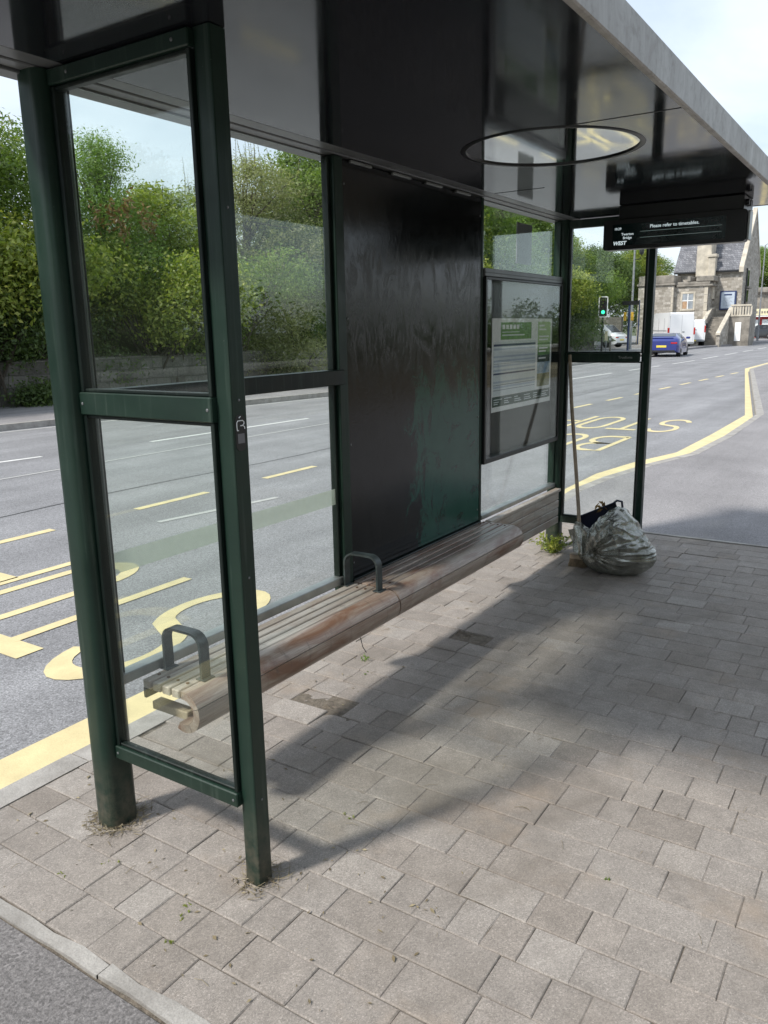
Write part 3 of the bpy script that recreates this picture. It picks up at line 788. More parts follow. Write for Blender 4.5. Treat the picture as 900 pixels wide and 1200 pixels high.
# rear wall, bay by the far end: high window, timetable case, low window
rail(4.207, 5.40, 1.885, 1.93, M['dullalu'], -2.112, -2.056)
m = MB(); m.box(-2.055, -2.052, 4.21, 5.39, 1.905, 1.908); m.build('rail_groove', M['black'], SH)
pane('glass_pane', M['glass'], 4.207, 5.405, 1.928, 2.29)
pane('glass_pane', M['glass'], 4.207, 5.405, .50, .812)
rail(4.207, 5.40, .474, .502, M['alu'])
m = MB(); m.box(-2.106, -2.074, 5.388, 5.405, .502, .81, bev=.002); m.box(-2.106, -2.074, 5.388, 5.405, 1.93, 2.29, bev=.002); m.split('glazing_bead', M['green'], SH)
m = MB(); m.box(-2.128, -2.108, 4.209, 5.398, .812, 1.884, bev=.002)
for b in ((-2.108, -2.050, 4.209, 4.232), (-2.108, -2.050, 5.375, 5.398)): m.box(*b, .812, 1.884, bev=.003)
m.box(-2.108, -2.050, 4.232, 5.375, .812, .842, bev=.003); m.box(-2.108, -2.050, 4.232, 5.375, 1.868, 1.884, bev=.003)
CASE = m.build('timetable_case', M['black'], SH)
m = MB(); m.box(-2.056, -2.0525, 4.234, 5.373, .843, 1.867); m.build('case_window', M['caseglass'], CASE)
# notice stuck to the outside of the high window
PN = MB(); PN.box(-2.100, -2.096, 4.72, 4.95, 1.985, 2.225); nt_ = PN.build('notice', M['notice']); tag(nt_, 'small grey notice fixed behind the high window above the timetable case', 'notice')
# poster
PX = -2.070
PO = thing('timetable_poster', (PX, 4.80, 1.105), 'white and green timetable poster hung inside the black glazed case', 'poster')
def pb(name, mat, y0, y1, z0, z1, lift): 
    m = MB(); m.box(PX, PX + lift, y0, y1, z0, z1); return m.build(name, mat, PO)
pb('sheet', M['white'], 4.33, 5.26, 1.105, 1.655, .002)
def grp(name, mat, boxes, lift):
    m = MB()
    for (a, b, c, d) in boxes: m.box(PX + .0021, PX + lift, a, b, c, d)
    return m.build(name, mat, PO)
grp('table_block', M['offwhite'], [(4.35, 4.985, 1.20, 1.52)], .0028)
grp('table_stripe', M['lilac'], [(4.353, 4.98, z, z + .011) for z in (1.245, 1.275, 1.345, 1.37, 1.40, 1.425, 1.47)], .0033)
grp('table_line', M['navyprint'], [(4.353, 4.98, 1.492, 1.505), (4.353, 4.98, 1.325, 1.335), (4.353, 4.98, 1.232, 1.2345), (4.353, 4.98, 1.262, 1.2645), (4.353, 4.98, 1.388, 1.3895)], .0037)
grp('headline_block', M['pgreen'], [(4.45, 4.91, 1.53, 1.632)], .0028)
grp('headline', M['white'], [(4.47 + .052 * k, 4.47 + .052 * k + .038, 1.592, 1.618) for k in range(5)], .0033)
grp('headline_rule', M['offwhite'], [(4.47, 4.80, 1.552, 1.560), (4.47, 4.72, 1.572, 1.577)], .0033)
grp('side_block', M['pgreen_l'], [(5.02, 5.235, 1.50, 1.635)], .0028)
grp('side_block', M['pgreen'], [(5.02, 5.235, 1.42, 1.4995)], .0028)
grp('side_block', M['pgreen_d'], [(5.02, 5.235, 1.375, 1.4195)], .0028)
grp('side_text', M['white'], [(5.04, 5.04 + l_, z, z + .010) for z, l_ in ((1.605, .09), (1.58, .12), (1.535, .17), (1.515, .15), (1.46, .15), (1.44, .12), (1.395, .12))], .0034)
grp('photo', M['photo_sky'], [(5.02, 5.235, 1.30, 1.3745)], .0028)
grp('photo', M['photo_land'], [(5.02, 5.235, 1.215, 1.2995)], .0028)
grp('footer_block', M['pgreen_d'], [(4.34, 5.25, 1.135, 1.196)], .0028)
grp('footer_text', M['offwhite'], [(4.36 + .15 * k, 4.36 + .15 * k + random.uniform(.05, .12), z, z + .005) for k in range(6) for z in (1.175, 1.160, 1.148)], .0034)
# small sticker on the post
SX = -1.4443
m = MB(); m.add([(SX + .0006, y_, z_) for (y_, z_) in rrect(1.525, 1.345, .019, .047, .016, 4)] + [(SX, y_, z_) for (y_, z_) in rrect(1.525, 1.345, .019, .047, .016, 4)],
   [tuple(range(20)), tuple(range(20, 40))[::-1]] + [(i, (i + 1) % 20, 20 + (i + 1) % 20, 20 + i) for i in range(20)])
ST = m.build('sticker', M['black'], SH, label='small black sticker with a white looped mark')
m = MB()
for pts in ([(1.517, 1.352)] + [(1.512, 1.352), (1.511, 1.360), (1.511, 1.372), (1.515, 1.377), (1.533, 1.377), (1.538, 1.373), (1.538, 1.368), (1.533, 1.364), (1.524, 1.364)], [(1.533, 1.364), (1.539, 1.360), (1.540, 1.354)], [(1.520, 1.384), (1.526, 1.388)]):
    for a, b in zip(pts[:-1], pts[1:]): m.tube([(SX + .0012, a[0], a[1]), (SX + .0012, b[0], b[1])], .0013, 6)
m.build('sticker_mark', M['white'], ST)
m = MB(); m.box(SX + .0007, SX + .0012, 1.513, 1.538, 1.318, 1.343); m.build('sticker_square', M['notice'], ST)
def screws(name, pts, axis, r_=.0045):
    for (x, y, z) in pts:
        m = MB(); m.lathe((x, y, z), [(r_, -.001), (r_, .0012), (r_ * .6, .0022), (.0005, .0024)] if axis != 'y' else [(r_, .001), (r_, -.0012), (r_ * .6, -.0022), (.0005, -.0024)], 10, axis); m.build(name, M['dullalu'], SH, smooth=True)
screws('screw', [(x_, 1.478, z_) for z_ in (.277, 1.405) for x_ in (-2.02, -1.512)] + [(-1.95, 1.478, 2.279), (-1.55, 1.478, 2.279)], 'y')
screws('screw', [(-1.4443, 1.525, z_) for z_ in (.277, .95, 1.43, 1.9)], 'x', .0035)
screws('screw', [(-2.067, y_, z_) for y_ in (2.885, 4.155) for z_ in (.55, 1.1, 1.65, 2.2)], 'x', .005)
# roof
RY0, RY1, RX0, RX1 = 1.03, 5.60, -2.165, -.70
m = MB(); m.box(RX0 + .02, RX1 - .025, RY0 + .02, RY1 - .02, 2.325, 2.398); RF = m.build('roof', M['dullalu'], SH)
m = MB(); m.box(RX1 - .024, RX1, RY0, RY1, 2.292, 2.402, bev=.004); m.build('fascia', M['fascia'], RF, label='streaked grey metal edge of the roof')
m = MB(); m.box(RX0, RX1 - .025, RY0, RY0 + .02, 2.30, 2.402, bev=.003); m.box(RX0, RX1 - .025, RY1 - .02, RY1, 2.30, 2.402, bev=.003); m.split('fascia', M['fascia'], RF)
m = MB(); m.box(RX0, -2.100, RY0 + .021, RY1 - .021, 2.292, 2.400, bev=.003); m.box(-2.098, -2.045, RY0 + .021, RY1 - .021, 2.300, 2.322, bev=.003); m.box(-2.040, -1.972, RY0 + .021, RY1 - .021, 2.303, 2.322, bev=.003)
m.build('gutter_trim', M['dullalu'], RF)
DC = (-1.31, 3.27); DR = .345
# one plate with a round opening, built as a ring of quads to a rectangle
m = MB(); N = 96; x0, x1, y0, y1, z = -1.968, RX1 - .026, RY0 + .021, RY1 - .021, 2.302
ang = [2 * PI * k / N for k in range(N)] + [math.atan2(yy - DC[1], xx - DC[0]) % (2 * PI) for xx in (x0, x1) for yy in (y0, y1)]
ang = sorted(set(round(a, 6) for a in ang)); N = len(ang)
def rect_hit(a):
    c, s_ = math.cos(a), math.sin(a); t_ = 1e9
    if c > 1e-9: t_ = min(t_, (x1 - DC[0]) / c)
    if c < -1e-9: t_ = min(t_, (x0 - DC[0]) / c)
    if s_ > 1e-9: t_ = min(t_, (y1 - DC[1]) / s_)
    if s_ < -1e-9: t_ = min(t_, (y0 - DC[1]) / s_)
    return (DC[0] + c * t_, DC[1] + s_ * t_)
vs = [(DC[0] + DR * math.cos(a), DC[1] + DR * math.sin(a), z) for a in ang] + [(*rect_hit(a), z) for a in ang]
vs += [(p[0], p[1], z + .02) for p in vs]
fs = [(i, N + i, N + (i + 1) % N, (i + 1) % N) for i in range(N)] + [(2 * N + i, i, (i + 1) % N, 2 * N + (i + 1) % N) for i in range(N)]
m.add(vs, fs); m.build('soffit', M['soffit'], RF)
m = MB(); m.box(x0 + .002, DC[0] - DR - .03, 4.128, 4.132, z - .0015, z - .0002)
a_ = 2.953; m.box(DC[0] + math.sqrt((DR + .02) ** 2 - (a_ - DC[1]) ** 2), x1 - .002, a_ - .002, a_ + .002, z - .0015, z - .0002); m.split('soffit_joint', M['black'], RF)
m = MB(); m.lathe((DC[0], DC[1], z), [(DR - .002, .012), (DR - .002, -.003), (DR + .016, -.003), (DR + .02, -.0005), (DR + .02, .0)], 72)
m.f = m.f[:-2]; m.tone = m.tone[:-2]; m.build('disc_rim', M['black'], RF, smooth=True)
m = MB(); m.lathe((DC[0], DC[1], z + .003), [(.001, 0), (DR - .003, 0), (DR - .003, .008), (.001, .008)], 72); m.build('mirror_disc', M['disc'], RF)
# bright clips along the head of the panel
m = MB()
for y_ in (2.92, 3.25, 3.55, 3.86): m.box(-2.066, -2.052, y_, y_ + .16, 2.284, 2.296, bev=.002)
m.split('head_clip', M['alu'], SH)

# ------------------------------------------------------------------ departure display
DY = 5.0
DS = thing('departure_display', (-1.25, 5.05, 2.05), 'black electronic departure display hanging from the shelter roof', 'display')
m = MB(); m.prism(rrect(-1.25, 2.133, .402, .086, .016, 4), 'y', DY, DY + .085)
m.v = [(a, b, c) for (a, b, c) in m.v]; m.build('housing', M['black'], DS, smooth=True)
m = MB(); m.box(-.846, -.834, DY + .012, DY + .10, 2.056, 2.212, bev=.003); m.build('side_trim', M['alu'], DS)
m = MB(); m.box(-1.57, -.872, DY + .02, DY + .30, 2.221, 2.3, bev=.004); m.build('mounting_box', M['black'], DS)
m = MB()
for yy in (DY + .07, DY + .13): m.tube([(-.872, yy, 2.262), (-.852, yy, 2.262)], .017, 14)
m.split('cable_gland', M['black'], DS, smooth=True)
m = MB(); m.box(-1.595, -.955, DY - .003, DY - .0003, 2.070, 2.192); SC = m.build('screen', M['screen'], DS)
def dt(body, x, zz, size, al='LEFT'): return text('screen_text', body, size, M['screentext'], SC, (x, DY - .0042, zz), (1, 0, 0), (0, 0, 1), .0003, al, .0003)
dt('Please refer to timetables.', -1.375, 2.160, .0262)
dt('10.29', -1.585, 2.160, .019)
dt('Twerton', -1.505, 2.127, .0205, 'CENTER'); dt('Bridge', -1.505, 2.106, .0205, 'CENTER')
text('screen_text', 'WEST', .030, M['screentext'], SC, (-1.590, DY - .0042, 2.074), (1, 0, 0), (.18, 0, 1), .0003, 'LEFT', .0011)
m = MB(); m.box(-1.43, -.975, DY - .0045, DY - .0031, 2.142, 2.144); m.box(-1.43, -.975, DY - .0045, DY - .0031, 2.108, 2.110); m.split('screen_line', M['screenline'], SC)

# ------------------------------------------------------------------ bench
BE = thing('bench', (-1.95, 3.0, 0), 'long weathered timber slatted bench fixed along the back wall of the shelter', 'bench')
def bench_profile(r_, x_c, zt, t_=.028):
    """outer and inner arc of the rolled front, as two lists from the top round underneath"""
    return r_, x_c, zt, t_
def seat(y0, y1, smooth_mat, slat_mat, rr=.072):
    m = MB(); xb, xf = -2.055, -1.872
    n = 4; wd = (xf - xb) / n
    for i in range(n):
        a = xb + i * wd + .0045; b = xb + (i + 1) * wd - .0045
        m.box(a, b, y0, y1, .440, .470 + random.uniform(-.0012, .0012), tone=random.random(), bev=.003)
    s = m.build('seat', slat_mat, BE)
    cx, cz = -1.862, .470 - rr
    def piece(a0, a1, lead=None):
        mm = MB(); K = 10
        outp = [(cx + rr * math.cos(math.radians(a0 + (a1 - a0) * k / K)), cz + rr * math.sin(math.radians(a0 + (a1 - a0) * k / K))) for k in range(K + 1)]
        inp = [(cx + (rr - .027) * math.cos(math.radians(a0 + (a1 - a0) * k / K)), cz + (rr - .027) * math.sin(math.radians(a0 + (a1 - a0) * k / K))) for k in range(K + 1)]
        if lead: outp = [(lead, outp[0][1])] + outp; inp = [(lead, inp[0][1])] + inp
        tn = random.random(); nseg = 12; n_ = len(outp)
        poly = outp + inp[::-1]
        vs = []
        for q in range(nseg + 1): vs += [(p[0], y0 + (y1 - y0) * q / nseg, p[1]) for p in poly]
        L_ = len(poly); fs = [tuple(range(L_)), tuple(nseg * L_ + k for k in range(L_))[::-1]]
        for q in range(nseg):
            for k in range(L_): fs.append((q * L_ + k, (q + 1) * L_ + k, (q + 1) * L_ + (k + 1) % L_, q * L_ + (k + 1) % L_))
        mm.add(vs, fs, tn); return mm.build('rolled_edge', smooth_mat, s, smooth=True)
    piece(90, 22, -1.869); piece(20, -62); piece(-64, -118)
seat(1.625, 2.842, M['nose'], M['wood'])
seat(2.852, 4.205, M['nose'], M['nose'])
m = MB()
for y_ in (1.66, 2.80, 2.90, 4.15): m.box(-2.056, -1.885, y_, y_ + .042, .345, .375, bev=.003)
m.split('support_bar', M['cutwood'], BE)
m = MB(); m.box(-2.058, -2.045, 1.63, 4.20, .40, .438, bev=.002); m.build('back_rail', M['darkgreen'], BE)
m = MB(); m.box(-2.046, -2.002, 4.215, 5.36, .452, .474, .8, bev=.004)
for i in range(4): m.box(-2.046, -2.018 + .002 * (i % 2), 4.215, 5.36, .450 - (i + 1) * .058, .450 - i * .058 - .004, random.random(), bev=.004)
m.build('end_board', M['wood'], BE, label='upright slatted timber board at the far end of the bench')
m = MB(); m.box(-2.085, -2.048, 4.3, 4.34, .2, .45); m.box(-2.085, -2.048, 5.2, 5.24, .2, .45); m.split('bracket', M['darkgreen'], BE)
for y_ in (1.681, 2.79, 2.921, 4.171):
    for i in range(4):
        x_ = -2.055 + (i + .5) * .04575
        m = MB(); m.lathe((x_, y_, .4715), [(.006, -.002), (.006, .0012), (.003, .0022), (.0004, .0022)], 10); m.build('bolt', M['rust'], BE, smooth=True)
def hoop(y_):
    pts = []; xa, xb_, zt, r_ = -2.088 + .04, -1.872, .625, .045
    pts = [(xa, .468), (xa, zt - r_)] + [(xa + r_ - r_ * math.cos(math.radians(a)), zt - r_ + r_ * math.sin(math.radians(a))) for a in range(10, 90, 16)] + [(xa + r_, zt)]
    pts += [(xb_ - r_, zt)] + [(xb_ - r_ + r_ * math.sin(math.radians(a)), zt - r_ + r_ * math.cos(math.radians(a))) for a in range(10, 90, 16)] + [(xb_, zt - r_), (xb_, .468)]
    m = MB(); hw = .020; th = .0045
    n = len(pts); vs = []
    for i, p in enumerate(pts):
        a = Vector(pts[max(i - 1, 0)]); b = Vector(pts[min(i + 1, n - 1)]); t = (b - a).normalized(); q = Vector((-t.y, t.x)) * th
        for s_, yy in ((1, -hw), (1, hw), (-1, hw), (-1, -hw)): vs.append((p[0] + q.x * s_, y_ + yy, p[1] + q.y * s_))
    fs = [(0, 1, 2, 3), tuple((n - 1) * 4 + k for k in (3, 2, 1, 0))]
    for i in range(n - 1):
        for k in range(4): fs.append((i * 4 + k, i * 4 + (k + 1) % 4, (i + 1) * 4 + (k + 1) % 4, (i + 1) * 4 + k))
    m.add(vs, fs)
    for x_ in (xa, xb_): m.box(x_ - .02, x_ + .02, y_ - .026, y_ + .026, .470, .474, bev=.001)
    return m.build('armrest', M['armrest'], BE, smooth=True)
M['armrest'] = simple('chipped_black_armrest', (.035, .045, .045), .4, var=.5, scale=30, bump=.05)
hoop(1.74); hoop(2.80)
m = MB(); m.tube([(-1.86, 2.62, .34), (-1.85, 2.63, .27), (-1.835, 2.635, .245)], .0018, 6); m.build('hanging_wire', M['black'], BE)

# ------------------------------------------------------------------ broom, dustpan, rubbish bag
BR = thing('broom', (-1.76, 5.13, 0), 'wooden broom leaning on the far rail, its head left of the rubbish bag', 'broom')
m = MB(); m.tube([(-1.752, 5.10, .07), (-1.80, 5.16, .4), (-1.93, 5.31, 1.10), (-1.975, 5.37, 1.41)], [.0135, .013, .0125, .0115], 12); m.build('handle', M['broomwood'], BR, smooth=True)
m = MB(); m.prism(rrect(-1.765, 5.09, .055, .026, .02, 3), 'z', .055, .085); HD = m.build('head', M['broomwood'], BR)
m = MB()
for k in range(420):
    x_, y_ = random.uniform(-.05, .05), random.uniform(-.022, .022)
    m.tube([(-1.765 + x_, 5.09 + y_, .058), (-1.765 + x_ * 1.2 + random.gauss(0, .005), 5.09 + y_ * 1.7 + random.gauss(0, .005), .002)], [.0022, .0016], 3)
m.build('bristles', M['bristle'], HD)
DP = thing('dustpan', (-1.56, 5.33, 0), 'dark navy dustpan propped upright behind the rubbish bag, holding brown leaves', 'dustpan')
m = MB()
A = [(-1.835, 5.24, .30), (-1.585, 5.29, .425), (-1.50, 5.33, .16), (-1.74, 5.28, .04)]
nn = Vector((.25, -.93, .25)).normalized() * .05
back = [tuple(Vector(p) - nn * .1) for p in A]; fr_ = [tuple(Vector(p) + nn) for p in A]
m.add([*A, *back], [(0, 1, 2, 3), (7, 6, 5, 4), (0, 4, 5, 1), (1, 5, 6, 2), (2, 6, 7, 3), (3, 7, 4, 0)])
for i, j in ((0, 1), (1, 2), (3, 0)):
    a, b, c, d = Vector(A[i]), Vector(A[j]), Vector(fr_[j]), Vector(fr_[i]); t_ = (b - a).normalized().cross(nn).normalized() * .004
    m.add([a, b, c, d, a + t_, b + t_, c + t_, d + t_], [(0, 1, 2, 3), (7, 6, 5, 4), (0, 4, 5, 1), (2, 6, 7, 3), (3, 7, 4, 0), (1, 5, 6, 2)])
m.tube([fr_[0], fr_[1]], .006, 8)
m.build('pan', M['navy'], DP)
m = MB(); m.tube([(-1.60, 5.285, .42), (-1.575, 5.285, .442), (-1.545, 5.295, .436), (-1.54, 5.30, .39)], .008, 8); m.build('handle', M['navy'], DP, smooth=True)
def leaf_quads(m, c, n, spread, size, up=0, tone=(0, 1)):
    for _ in range(n):
        p = Vector(c) + Vector((random.gauss(0, spread[0]), random.gauss(0, spread[1]), random.gauss(0, spread[2])))
        d = Vector((random.gauss(0, 1), random.gauss(0, 1), random.gauss(0, .7) + up)).normalized()
        e = d.cross(Vector((random.gauss(0, 1), random.gauss(0, 1), random.gauss(0, 1)))).normalized()
        s_ = size * random.uniform(.6, 1.3)
        m.add([p - d * s_, p + e * s_ * .38, p + d * s_, p - e * s_ * .38], [(0, 1, 2, 3)], random.uniform(*tone))
m = MB(); leaf_quads(m, (-1.665, 5.22, .40), 16, (.02, .02, .022), .022, .8); m.build('dead_leaves', M['leaf_brown'], DP)
def make_bag():
    nu, nv = 280, 170
    m = MB(); Kp = Vector((-1.645, 4.90, .15))
    for j in range(nv + 1):
        th = PI * j / nv
        for i in range(nu):
            ph = 2 * PI * i / nu
            d = Vector((math.sin(th) * math.cos(ph), math.sin(th) * math.sin(ph), math.cos(th)))
            # super-ellipsoid body
            x, y, z = d.x * .245, d.y * .19, d.z * .215
            if z < 0: x *= 1 + .12 * min(1, -z / .1); y *= 1 + .12 * min(1, -z / .1)
            z += .205
            # lean: the crown leans left of centre, the right corner drops
            s_ = (x + .26) / .52
            if z > .16: z -= .10 * max(0, s_ - .55) * (z - .16) / .2 * 2.2; x -= .02 * (z - .2) / .2
            if z > .3: z += .02
            q = Vector((x - 1.505, y + 5.08, z))
            q.z -= .16 * max(0, min(1, (-1.53 - q.x) / .16)) * max(0, min(1, (q.z - .10) / .2))
            # folds radiating from the gathered point
            rel = q - Kp; ang = math.atan2(rel.z * 1.2, rel.x); dist = rel.length
            a1 = mnoise.noise((math.cos(ang) * 5.5, math.sin(ang) * 5.5, dist * .9)); a2 = mnoise.noise((math.cos(ang) * 13, math.sin(ang) * 13, 7 + dist * 1.5))
            md_ = .5 + .8 * mnoise.noise((q.x * 4, q.y * 4 + 3, q.z * 4)); fo = ((1 - min(1, abs(a1) * 2.6)) * 1.0 + (1 - min(1, abs(a2) * 3.0)) * .35) * max(.15, md_)
            amp = .020 * min(1, dist / .10 + .2)
            big_ = mnoise.noise((q.x * 5, q.y * 5, q.z * 5)) * .030
            cr = (1 - min(1, abs(mnoise.noise((q.x * 9 + 4, q.y * 9, q.z * 24))) * 4)) * .010 * max(0, min(1, (q.z - .16) / .1))
            dent = -.05 * math.exp(-(rel.length / .06) ** 2)
            # right lower corner is pulled out, the top is pinched up
            cx_r = max(0, (x - .12) / .14)
            q.x += .06 * cx_r * max(0, 1 - z / .14); q.z -= .10 * max(0, min(1, (x - .05) / .17)) * max(0, (z - .12) / .25)
            q = q + d * (fo * amp + big_ + cr + dent)
            q.z += .012 * math.exp(-((q.x + 1.46) / .07) ** 2) * max(0, d.z)
            q.z = max(q.z, .003 + abs(mnoise.noise((q.x * 20, q.y * 20, 0))) * .006)
            m.v.append(tuple(q))
    for j in range(nv):
        for i in range(nu):
            a, b = j * nu + i, j * nu + (i + 1) % nu
            m.f.append((a, b, b + nu, a + nu)); m.tone.append(.5)
    # loose neck of the sack gathered around the broom handle
    b0 = len(m.v); nn_, hh = 64, 14
    for j in range(hh + 1):
        t = j / hh
        for i in range(nn_):
            a = 2 * PI * i / nn_
            rr = .045 + .030 * t + .012 * math.sin(a * 7 + t * 3) + .007 * math.sin(a * 13 + 2)
            c = Vector((-1.700, 5.00, .13)).lerp(Vector((-1.722, 5.06, .285)), t)
            m.v.append((c.x + rr * 1.15 * math.cos(a), c.y + rr * .8 * math.sin(a), c.z + .024 * t * math.sin(a * 3 + 1)))
    for j in range(hh):
        for i in range(nn_):
            a, b = b0 + j * nn_ + i, b0 + j * nn_ + (i + 1) % nn_
            m.f.append((a, b, b + nn_, a + nn_)); m.tone.append(.5)
    return m
BG = thing('rubbish_bag', (-1.50, 5.06, 0), 'full grey translucent plastic rubbish bag standing by the far front post', 'rubbish bag')
make_bag().build('sack', M['bag'], BG, smooth=True)
m = MB(); nb = 20
for j in range(nb + 1):
    for i in range(nb * 2):
        th, ph = PI * j / nb, PI * i / nb
        q = Vector((math.sin(th) * math.cos(ph) * .20, math.sin(th) * math.sin(ph) * .14, math.cos(th) * .145 + .165)); q *= 1 + .1 * mnoise.noise(q * 9)
        m.v.append((q.x - 1.52, q.y + 5.08, max(.006, q.z)))
for j in range(nb):
    for i in range(nb * 2): a, b = j * nb * 2 + i, j * nb * 2 + (i + 1) % (nb * 2); m.f.append((a, b, b + nb * 2, a + nb * 2)); m.tone.append(.5)
m.build('contents', M['rubbish'], BG, smooth=True)

# ------------------------------------------------------------------ weeds and litter on the paving
def weed(c, n, h, leafsize, label, group=None, mat='leaf_mid', spread=.5):
    t = thing('weed', (c[0], c[1], 0), label, 'weed', 0, group)
    st = MB(); lf = MB()
    for k in range(n):
        a = random.uniform(0, 2 * PI); hh = h * random.uniform(.45, 1.1); ln = random.uniform(.2, 1) * spread * h * 2
        p0 = Vector((c[0] + random.gauss(0, .012), c[1] + random.gauss(0, .012), 0)); p1 = p0 + Vector((math.cos(a) * ln * .5, math.sin(a) * ln * .5, hh * .7)); p2 = p0 + Vector((math.cos(a) * ln, math.sin(a) * ln, hh))
        st.tube([p0, p1, p2], [.0016, .0012, .0007], 4, tone=random.random())
        for q in range(7):
            tt = q / 6; p = p0.lerp(p1, tt * 2) if tt < .5 else p1.lerp(p2, tt * 2 - 1)
            leaf_quads(lf, p, 2, (leafsize * .5,) * 3, leafsize, .5)
    st.build('stem', M[mat], t); lf.build('leaves', M[mat], t)
weed((-2.04, 5.33), 34, .13, .016, 'bushy green weed growing at the foot of the far rear post', None, 'leaf_yellow', .75)
weed((-2.12, 3.02), 5, .035, .006, 'small weed growing in the paving under the middle of the bench', None, 'leaf_light')
tiny = [(-1.58, 1.33), (-1.545, 1.29), (-1.42, 1.93), (-1.91, 1.31), (-1.99, 1.22), (-1.50, 1.20), (-.60, 2.06), (-2.02, 2.9)]
tl = ['tiny weed in the joint in front of the near front post', 'sprig of weed just right of the tiny weed by the near front post', 'small green sprig lying on the paving right of the near front post',
      'tiny weed in the joint below the near rear post', 'moss tuft in the joint furthest left near the pale edging', 'bright green sprig nearest the edging strip', 'small green sprig alone in the middle of the open paving', 'tiny weed in the paving behind the bench front']
for (p, l_) in zip(tiny, tl): weed(p, 3, .007, .0035, l_, 'tiny weeds in the paving joints', 'leaf_yellow' if random.random() < .6 else 'leaf_mid', .9)
def dry_clump(c, R_, n, label):
    m = MB()
    for k in range(n):
        a = random.uniform(0, 2 * PI); d = R_ + abs(random.gauss(0, .022)); L_ = random.uniform(.012, .045); b = random.uniform(0, 2 * PI)
        p = Vector((c[0] + math.cos(a) * d, c[1] + math.sin(a) * d, random.uniform(.002, .012)))
        m.tube([p, p + Vector((math.cos(b) * L_, math.sin(b) * L_, random.uniform(-.002, .014)))], [.0011, .0007], 4, tone=random.random())
    leaf_quads(m, (c[0], c[1] - R_ * .9, .006), n // 6, (R_ * .8, .03, .003), .009, 0)
    tag(m.build('dry_grass', M['leaf_dry'], None), label, 'dry grass', None, 'stuff')
dry_clump((-2.085, 1.5), .062, 230, 'dry grass bits round the foot of the near rear post')
dry_clump((-1.472, 1.525), .040, 120, 'dry grass bits round the foot of the near front post')
dry_clump((-2.085, 5.46), .065, 120, 'dry grass bits round the foot of the far rear post')
m = MB()
for k in range(230):
    if k < 130: x_, y_ = random.uniform(-2.4, -.9), random.uniform(1.08, 1.9)
    elif k < 220: x_, y_ = random.uniform(-2.45, -1.75), random.uniform(1.9, 6)
    else: x_, y_ = random.uniform(-1.8, 1.2), random.uniform(1.1, 6)
    p = Vector((x_, y_, .004)); a = random.uniform(0, 2 * PI); s_ = random.uniform(.003, .011) * (1.5 if random.random() < .12 else 1)
    d = Vector((math.cos(a), math.sin(a), random.uniform(-.1, .2))) * s_; e = Vector((-math.sin(a), math.cos(a), random.uniform(-.2, .3))) * s_ * .35
    m.add([p - d, p + e + Vector((0, 0, .002)), p + d, p - e], [(0, 1, 2, 3)], random.random())
for k in range(60):
    x_, y_ = random.uniform(-2.3, .3), random.uniform(1.1, 3.5); a = random.uniform(0, 2 * PI); L_ = random.uniform(.012, .05)
    m.tube([(x_, y_, .004), (x_ + math.cos(a) * L_ * .5, y_ + math.sin(a) * L_ * .5 + .003, .008), (x_ + math.cos(a) * L_, y_ + math.sin(a) * L_, .004)], .0007, 3, tone=random.random())
tag(m.build('leaf_litter', M['leaf_dry']), 'scattered dry leaf bits and straw on the paving', 'leaf litter', None, 'stuff')
# ------------------------------------------------------------------ far stone wall
def wall_x(y): 
    P_ = [(-60, -26), (8.4, -17.9), (17.5, -17.2), (30, -17.5), (44, -17.9), (56, -18.6)]
    for (a, b), (c, d) in zip(P_[:-1], P_[1:]):
        if y <= c: return b + (d - b) * (y - a) / (c - a)
    return P_[-1][1]
m = MB(); ys = [-30 + 1.2 * k for k in range(72)]
vs = []
for y_ in ys:
    x_ = wall_x(y_); h = 1.02 + .05 * mnoise.noise((y_, 0, 0)) + (.25 if y_ > 40 else 0) + .1 * (y_ > 25)
    vs += [(x_, y_, -.1), (x_ - .04, y_, h), (x_ - .38, y_, h + .03), (x_ - .42, y_, -.1)]
fs = []
for i in range(len(ys) - 1):
    for k in range(3): fs.append((i * 4 + k, (i + 1) * 4 + k, (i + 1) * 4 + k + 1, i * 4 + k + 1))
fs += [(0, 1, 2, 3), tuple(len(vs) - 4 + k for k in (3, 2, 1, 0))]
m.add(vs, fs)
tag(m.build('stone_wall', M['wallstone']), 'long low stone wall overgrown with bushes on the far side of the road', 'wall')

